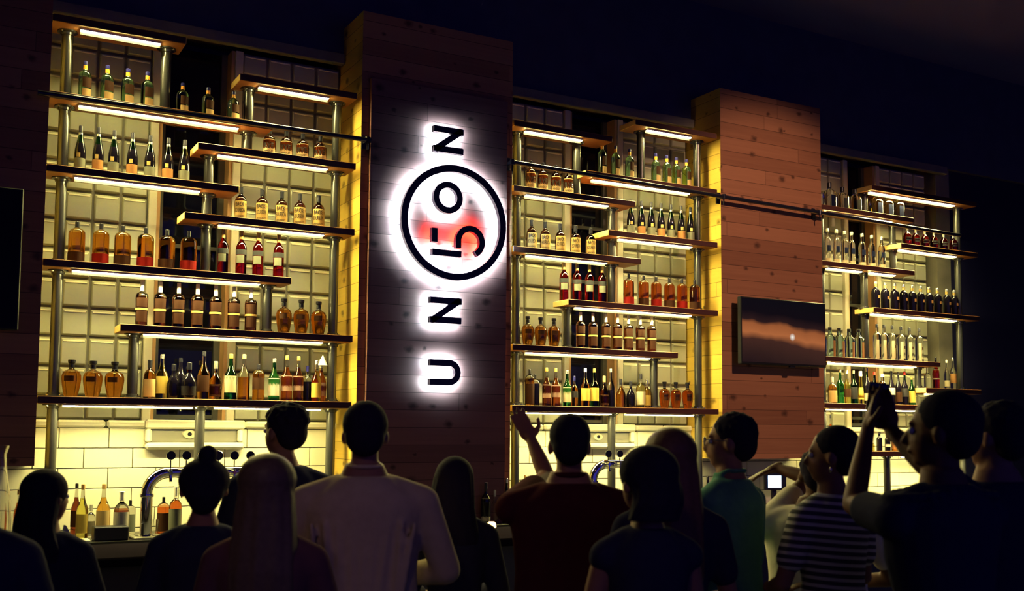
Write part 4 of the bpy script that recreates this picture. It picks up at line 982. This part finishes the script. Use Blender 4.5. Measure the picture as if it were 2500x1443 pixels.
def stripe_mat():
    m = bpy.data.materials.new('cloth_striped'); m.use_nodes = True; nt = m.node_tree; b = nt.nodes['Principled BSDF']
    tc = N(nt, 'ShaderNodeTexCoord'); sp_ = N(nt, 'ShaderNodeSeparateXYZ'); nt.links.new(tc.outputs['Object'], sp_.inputs[0])
    zt = math_n(nt, 'ADD', math_n(nt, 'DIVIDE', sp_.outputs[2], .030), math_n(nt, 'MULTIPLY', sp_.outputs[0], 3.0)); f = math_n(nt, 'FRACT', zt)
    nt.links.new(mix_c(nt, math_n(nt, 'GREATER_THAN', f, .56), (.05, .05, .07), (.52, .50, .50)), b.inputs['Base Color']); b.inputs['Roughness'].default_value = .9; return m
M_stripe = stripe_mat()
def remesh(o, vox, sm=5, fac=.5):
    r = o.modifiers.new('blend', 'REMESH'); r.mode = 'VOXEL'; r.voxel_size = vox; r.use_smooth_shade = True
    s_ = o.modifiers.new('soften', 'SMOOTH'); s_.factor = fac; s_.iterations = sm
def loft(mb, rows, n=22):
    # rows: z, half width, half depth, forward offset
    mb.rings([[(rx*math.copysign(abs(math.cos(2*PI*k/n))**.85, math.cos(2*PI*k/n)), yo+ry*math.sin(2*PI*k/n), z) for k in range(n)] for z, rx, ry, yo in rows])
def hand(mb, wr, d, nrm, side, curl=35, spread=.02):
    d = Vector(d).normalized(); nrm = Vector(nrm); nrm = (nrm-d*nrm.dot(d)).normalized(); s = d.cross(nrm)*side; wr = Vector(wr)
    Mx = Matrix((s, nrm, d)).transposed()
    mb.ell(wr+d*.048, (.040, .014, .055), Mx, 14, 8)
    mb.capsule(wr-d*.02, .026, wr+d*.03, .022)
    for i, (off, ln) in enumerate(((-.030, .064), (-.010, .078), (.011, .082), (.031, .072))):
        p = wr+d*(.088-abs(off)*.18)+s*off; dd = (d+s*(off*spread*40)).normalized(); c_ = R(curl*(.5+.12*(3-i)))
        for q, (l, r_) in enumerate(((ln*.45, .0092), (ln*.32, .0084), (ln*.26, .0076))):
            a_ = c_*(q+.4)*.8; e = (dd*math.cos(a_)+nrm*math.sin(a_)); p2 = p+e*l; mb.capsule(p, r_, p2, r_*.94, 8); p = p2
    p = wr+d*.022+s*.034; e = (d*.55+s*.75+nrm*.25).normalized(); p2 = p+e*.036; mb.capsule(p, .0125, p2, .0105, 8); e = (d*.85+s*.35+nrm*.3).normalized(); mb.capsule(p2, .0105, p2+e*.030, .009, 8)
def person(px, top, dep, face, label, wide=1.0, hy=0, tilt=0, hair='short', hm=None, shirt='black', trousers='denim', sleeve='short', arms=None, female=False, extras=None, headw=1.0, vox=.009, lean=0, skin=None):
    tp = Wd(px, top, dep); Hh = tp.z; s = Hh/1.75
    root = empty('person', (tp.x, tp.y, 0), -R(face)); tag(root, label, 'person')
    bpy.context.view_layer.update()
    inv = (Matrix.Translation((tp.x, tp.y, 0)) @ Matrix.Rotation(-R(face), 4, 'Z')).inverted()
    def L(p): return inv @ Vector(p)
    fw = .93 if female else 1.0; w = wide*fw
    HM = Matrix.Translation((0, 0, 1.50*s)) @ Matrix.Rotation(R(hy), 4, 'Z') @ Matrix.Rotation(R(tilt), 4, 'X') @ Matrix.Translation((0, 0, -1.50*s))
    def hp(x, y, z): return HM @ Vector((x*s, y*s, z*s))
    H3 = HM.to_3x3()
    tor = [(.86, .150, .105, 0), (.93, .170*(1.04 if female else 1), .115, 0), (1.02, .150 if female else .155, .105, 0), (1.12, .132 if female else .152, .098, 0), (1.25, .160, .115, .01), (1.35, .176, .112, 0), (1.40, .160, .096, -.006), (1.44, .108, .074, -.012), (1.475, .072, .062, -.008), (1.52, .056, .056, 0)]
    T = [(z*s, rx*w*s, ry*s, yo*s) for z, rx, ry, yo in tor]
    sh = .175*w
    A = dict(L=((-.250*w, .05, 1.11), (-.15, .21, 1.07)), R=((.250*w, .05, 1.11), (.15, .21, 1.07)))
    AR = {}
    for k, sg in (('L', -1), ('R', 1)):
        S_ = Vector((sg*sh*s, 0, 1.372*s))
        if arms and k in arms: E_ = L(arms[k][0]); W__ = L(arms[k][1]); hd = inv.to_3x3() @ Vector(arms[k][2]); hn = inv.to_3x3() @ Vector(arms[k][3]); cu = arms[k][4]
        else: E_ = Vector(A[k][0])*s; W__ = Vector(A[k][1])*s; hd = Vector((-sg*.9, .4, -.1)); hn = Vector((0, 0, -1)); cu = 25
        AR[k] = (S_, E_, W__, hd, hn, cu, sg)
    b = MB(); loft(b, T)
    b.capsule((0, -.004*s, 1.46*s), .054*s*fw, hp(0, .0, 1.58), .052*s*fw)
    for k, (S_, E_, W__, hd, hn, cu, sg) in AR.items():
        b.capsule((S_.x*.4, 0, 1.425*s), .045*s, S_, .055*s); b.capsule(S_, .052*s*fw, E_, .038*s*fw); b.capsule(E_, .040*s*fw, (E_*.55+W__*.45), .037*s*fw); b.capsule((E_*.55+W__*.45), .037*s*fw, W__, .025*s*fw)
        hand(b, W__, hd, hn, sg if not (arms and k in arms and len(arms[k]) > 5) else arms[k][5], cu)
    for sg in (-1, 1):
        b.capsule((sg*.088*s, 0, .90*s), .088*s, (sg*.092*s, .01*s, .50*s), .056*s); b.capsule((sg*.092*s, .01*s, .50*s), .056*s, (sg*.095*s, -.01*s, .30*s), .052*s); b.capsule((sg*.095*s, -.01*s, .32*s), .052*s, (sg*.095*s, -.01*s, .09*s), .036*s)
    hw = headw
    b.ell(hp(0, -.012, 1.655), (.076*s*hw, .094*s, .095*s), H3); b.ell(hp(0, .026, 1.60), (.058*s*hw, .066*s, .082*s), H3); b.ell(hp(0, .055, 1.545), (.028*s, .028*s, .022*s), H3, 12, 8)
    b.capsule(hp(0, .083, 1.64), .010*s, hp(0, .104, 1.602), .0135*s, 8)
    b.capsule(hp(-.03, .078, 1.655), .012*s, hp(.03, .078, 1.655), .012*s, 8); b.capsule(hp(-.016, .088, 1.573), .009*s, hp(.016, .088, 1.573), .009*s, 8)
    for sg in (-1, 1): b.ell(hp(sg*.078*hw, -.004, 1.618), (.012*s, .020*s, .031*s), H3, 10, 8)
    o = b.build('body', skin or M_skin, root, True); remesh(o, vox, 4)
    for sg in (-1, 1):
        e = MB(); e.ell(hp(sg*.031, .079, 1.633), (.0115*s, .0115*s, .0115*s), None, 12, 8); e.build('eye', mat('eye_white', (.6, .58, .55), .2), root, True)
    # clothing
    q = .013*s; b = MB(); loft(b, [(z, rx+q, ry+q, yo) for z, rx, ry, yo in T[:-1]])
    for k, (S_, E_, W__, hd, hn, cu, sg) in AR.items():
        r0 = .052*s*fw+q; b.capsule((S_.x*.4, 0, 1.425*s), .045*s+q, S_, r0+.002)
        if sleeve == 'none': continue
        if sleeve == 'short': b.capsule(S_, r0+.002, S_+(E_-S_)*.62, .047*s+q)
        else:
            b.capsule(S_, r0, E_, .046*s+q); b.capsule(E_, .046*s+q, W__+(E_-W__)*.14, .034*s+q*.8)
    if shirt in ('shirt', 'white', 'green', 'maroon') and not female: b.tube([(.064*s*math.cos(R(a_)), -.004*s+.062*s*math.sin(R(a_)), (1.497+.012*(1 if math.sin(R(a_)) < 0 else -.4))*s) for a_ in range(-250, 80, 30)], .013*s, 8)
    if extras and 'ruffle' in extras:
        for i in range(34):
            a_ = 2*PI*i/34; b.ell(((.15*w)*s*math.cos(a_)*1.25, .085*s*math.sin(a_), (1.455-.02*abs(math.cos(a_)))*s), (.019*s, .019*s, .015*s), None, 8, 6)
    if extras and 'folds' in extras:
        rnd = random.Random(3)
        for i in range(9):
            x = (-.15+.0375*i)*s*w; x2 = x*.75+rnd.uniform(-.02, .02); b.capsule((x, -.105*s, 1.30*s), .012*s, (x2, -.103*s, .98*s), .016*s, 8)
    o = b.build('shirt', M_stripe if shirt == 'stripe' else CLO[shirt], root, True); remesh(o, vox*1.1, 6, .6)
    b = MB(); loft(b, [(.80*s, .150*w*s, .115*s, 0), (.86*s, .165*w*s, .122*s, 0), (.93*s, .176*w*s, .126*s, 0), (1.0*s, .158*w*s, .115*s, 0)])
    for sg in (-1, 1):
        b.capsule((sg*.09*s, 0, .88*s), .100*s, (sg*.094*s, .01*s, .50*s), .070*s); b.capsule((sg*.094*s, .01*s, .50*s), .070*s, (sg*.097*s, -.01*s, .12*s), .056*s)
    o = b.build('trousers', CLO[trousers], root, True); remesh(o, .014, 3)
    for sg in (-1, 1):
        b = MB(); b.ell((sg*.097*s, .045*s, .045*s), (.046*s, .125*s, .045*s), None, 16, 8); b.box(sg*.097*s-.04*s, sg*.097*s+.04*s, -.07*s, .155*s, 0, .02*s, bev=.008); b.build('shoe', mat('shoe_leather', (.03, .025, .03), .4), root, True)
    # hair
    b = MB(); hm = hm or M_hair_d
    b.ell(hp(0, -.026, 1.668), (.086*s*hw, .100*s, .092*s), H3)
    b.ell(hp(0, -.055, 1.625), (.074*s*hw, .066*s, .080*s), H3)
    rnd = random.Random(int(px))
    if hair in ('short', 'curly', 'crop'):
        nn = 0 if hair == 'crop' else (170 if hair == 'curly' else 90)
        for i in range(nn):
            a_ = rnd.uniform(0, 2*PI); el = rnd.uniform(.12, 1.0); rr_ = math.sqrt(1-el*el)
            v = Vector((.083*hw*rr_*math.cos(a_), .098*rr_*math.sin(a_)-.026, 1.668+.088*el)); k = rnd.uniform(.010, .019) if hair == 'curly' else rnd.uniform(.006, .011)
            if v.y > .06 and v.z < 1.71: continue
            b.ell(hp(*v), (k*s, k*s, k*s), None, 6, 5)
    if hair in ('long', 'bob', 'bun', 'medium'):
        b.ell(hp(0, -.018, 1.665), (.093*s*hw, .104*s, .098*s), H3)
    if hair == 'bun': b.ell(hp(.012, -.045, 1.778), (.040*s, .040*s, .040*s), H3); b.ell(hp(0, -.05, 1.60), (.070*s, .06*s, .08*s), H3)
    if hair in ('long', 'medium', 'bob'):
        ze = {'long': 1.18, 'medium': 1.34, 'bob': 1.50}[hair]; rows = []; n = 40; steps = 9
        for i in range(steps+1):
            t = i/steps; z = 1.68+(ze-1.68)*t
            rx = .093+(.028 if hair != 'bob' else .008)*math.sin(min(1, t*1.3)*PI*.5)-.03*max(0, t-.7); ry = .088-.036*t; yo = -.022-.055*min(1, t*1.5)
            row_ = []
            for k in range(n):
                a_ = 2*PI*k/n; g = 1+.035*math.sin(a_*11+2*t)+.02*math.sin(a_*17+1-3*t)
                v = Vector((rx*g*math.cos(a_), yo+ry*g*math.sin(a_), z))
                vv = hp(*v) if t < .5 else hp(*v).lerp(Vector((v.x*s, v.y*s, v.z*s)), min(1, (t-.5)*2))
                row_.append(vv)
            rows.append(row_)
        # keep the face clear
        b.rings(rows[::-1])
    o = b.build('hair', hm, root, True); remesh(o, .007 if hair not in ('long', 'medium') else .008, 2)
    if extras and 'glasses' in extras:
        b = MB()
        for sg in (-1, 1): b.tube([hp(sg*.033+.024*math.cos(R(a_)), .104, 1.632+.019*math.sin(R(a_))) for a_ in range(0, 361, 30)], .0022*s, 6); b.tube([hp(sg*.058, .103, 1.64), hp(sg*.082, .0, 1.635)], .002*s, 6)
        b.tube([hp(-.01, .106, 1.636), hp(.01, .106, 1.636)], .002*s, 6)
        b.build('glasses', mat('spectacle_frame', (.3, .3, .32), .2, .8), root, True)
    if extras and 'earring' in extras:
        b = MB(); b.ell(hp(-.083, .0, 1.575), (.006*s, .006*s, .012*s)); b.build('earring', M_bolt, root, True)
    return root, hp
VA = math.degrees(PHI)
person(-75, 1075, 3.2, 20, 'dark figure cut off by the left picture edge, only a shoulder showing', hair='short', shirt='black')
person(118, 1150, 4.2, 25, 'woman with long dark hair in black top at far left', hair='medium', female=True, hy=-35, shirt='black', sleeve='long', headw=1.12, wide=.98)
person(500, 1124, 4.1, 22, 'woman with dark hair tied in a top bun, dark top', hair='bun', female=True, hy=10, shirt='navy', sleeve='long', headw=1.18, wide=1.04)
person(655, 1113, 3.5, 24, 'woman with long straight blonde hair seen from behind', hair='long', hm=M_hair_b, female=True, shirt='plum', sleeve='short', headw=1.15, wide=1.02)
person(693, 990, 5.0, 10, 'man with curly dark hair looking left, dark tshirt, behind the blonde woman', hair='curly', hy=38, shirt='navy', headw=1.05, wide=1.05)
person(893, 984, 4.15, 22, 'tall man in pale grey dress shirt seen from behind, centre left', hair='crop', shirt='shirt', sleeve='long', wide=1.27, headw=1.02, extras=('folds',))
person(1113, 1119, 4.6, 20, 'dark haired woman behind right shoulder of the man in grey shirt', hair='medium', female=True, hy=-25, shirt='black', sleeve='long', wide=.95)
a4 = 4.75
person(1390, 1014, 4.35, 26, 'man in dark maroon shirt raising his left hand', hair='crop', shirt='maroon', sleeve='short', wide=1.36, headw=1.0,
       arms={'L': (Wd(1335, 1165, 4.75), Wd(1298, 1075, 4.85), Wd(1268, 1020, 4.90)-Wd(1298, 1075, 4.85), -ray(1280, 1040), 8, 1)}, vox=.006)
person(1578, 1094, 3.5, 18, 'person with short dark hair, facing the bar, dark dress', hair='bob', female=True, hy=22, shirt='black', sleeve='none', wide=.9, headw=1.2)
person(1636, 1050, 3.95, 30, 'woman with long auburn hair behind the short haired person', hair='long', hm=M_hair_r, female=True, shirt='black', sleeve='short', wide=1.0, headw=1.12)
person(1780, 1011, 4.6, -18, 'man with glasses in green shirt looking left', hair='short', hy=28, shirt='green', sleeve='long', wide=1.02, extras=('glasses',), headw=1.0)
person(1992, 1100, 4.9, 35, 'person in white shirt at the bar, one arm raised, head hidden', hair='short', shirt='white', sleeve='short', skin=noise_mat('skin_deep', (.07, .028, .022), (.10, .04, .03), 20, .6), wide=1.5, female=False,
       arms={'L': (Wd(1975, 1168, 5.1), Wd(1895, 1142, 5.25), Vector((-.8, .4, -.35)), Vector((0, 0, -1)), 20, -1)})
person(2028, 1043, 4.35, 0, 'woman with tied dark hair in striped top looking left', hair='bun' if False else 'crop', female=True, hy=42, shirt='stripe', sleeve='short', wide=1.0, headw=1.08, extras=('earring',))
WL = Wd(2118, 1052, 3.75); WR_ = Wd(2176, 1050, 3.75)
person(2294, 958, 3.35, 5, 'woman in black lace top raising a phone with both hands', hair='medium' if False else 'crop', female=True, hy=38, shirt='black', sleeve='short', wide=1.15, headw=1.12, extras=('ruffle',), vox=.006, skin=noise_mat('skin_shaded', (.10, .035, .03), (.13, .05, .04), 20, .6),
       arms={'L': (Wd(2085, 1232, 3.55), WL, Wd(2128, 985, 3.78)-WL, Vector((.6, -.4, 0)), 30, -1), 'R': (Wd(2262, 1138, 3.55), WR_, Wd(2156, 980, 3.78)-WR_, Vector((-.6, -.4, 0)), 30, -1)})
pp = Wd(2141, 985, 3.80); o = box_obj('phone', (-.037, .037, -.004, .004, -.075, .075), M_black, bev=.003); o.location = pp; o.rotation_euler = (0, R(8), -PHI); tag(o, 'black phone held up by the woman in black lace', 'phone')
b = MB(); b.box(-.033, .033, -.0048, -.004, -.068, .068); b.build('screen', mat('phone_screen', (.01, .01, .015), .1), o)
person(2428, 985, 3.9, 25, 'dark figure with short hair at the right picture edge', hair='short', hy=40, shirt='black', sleeve='long', wide=1.25, headw=1.1)
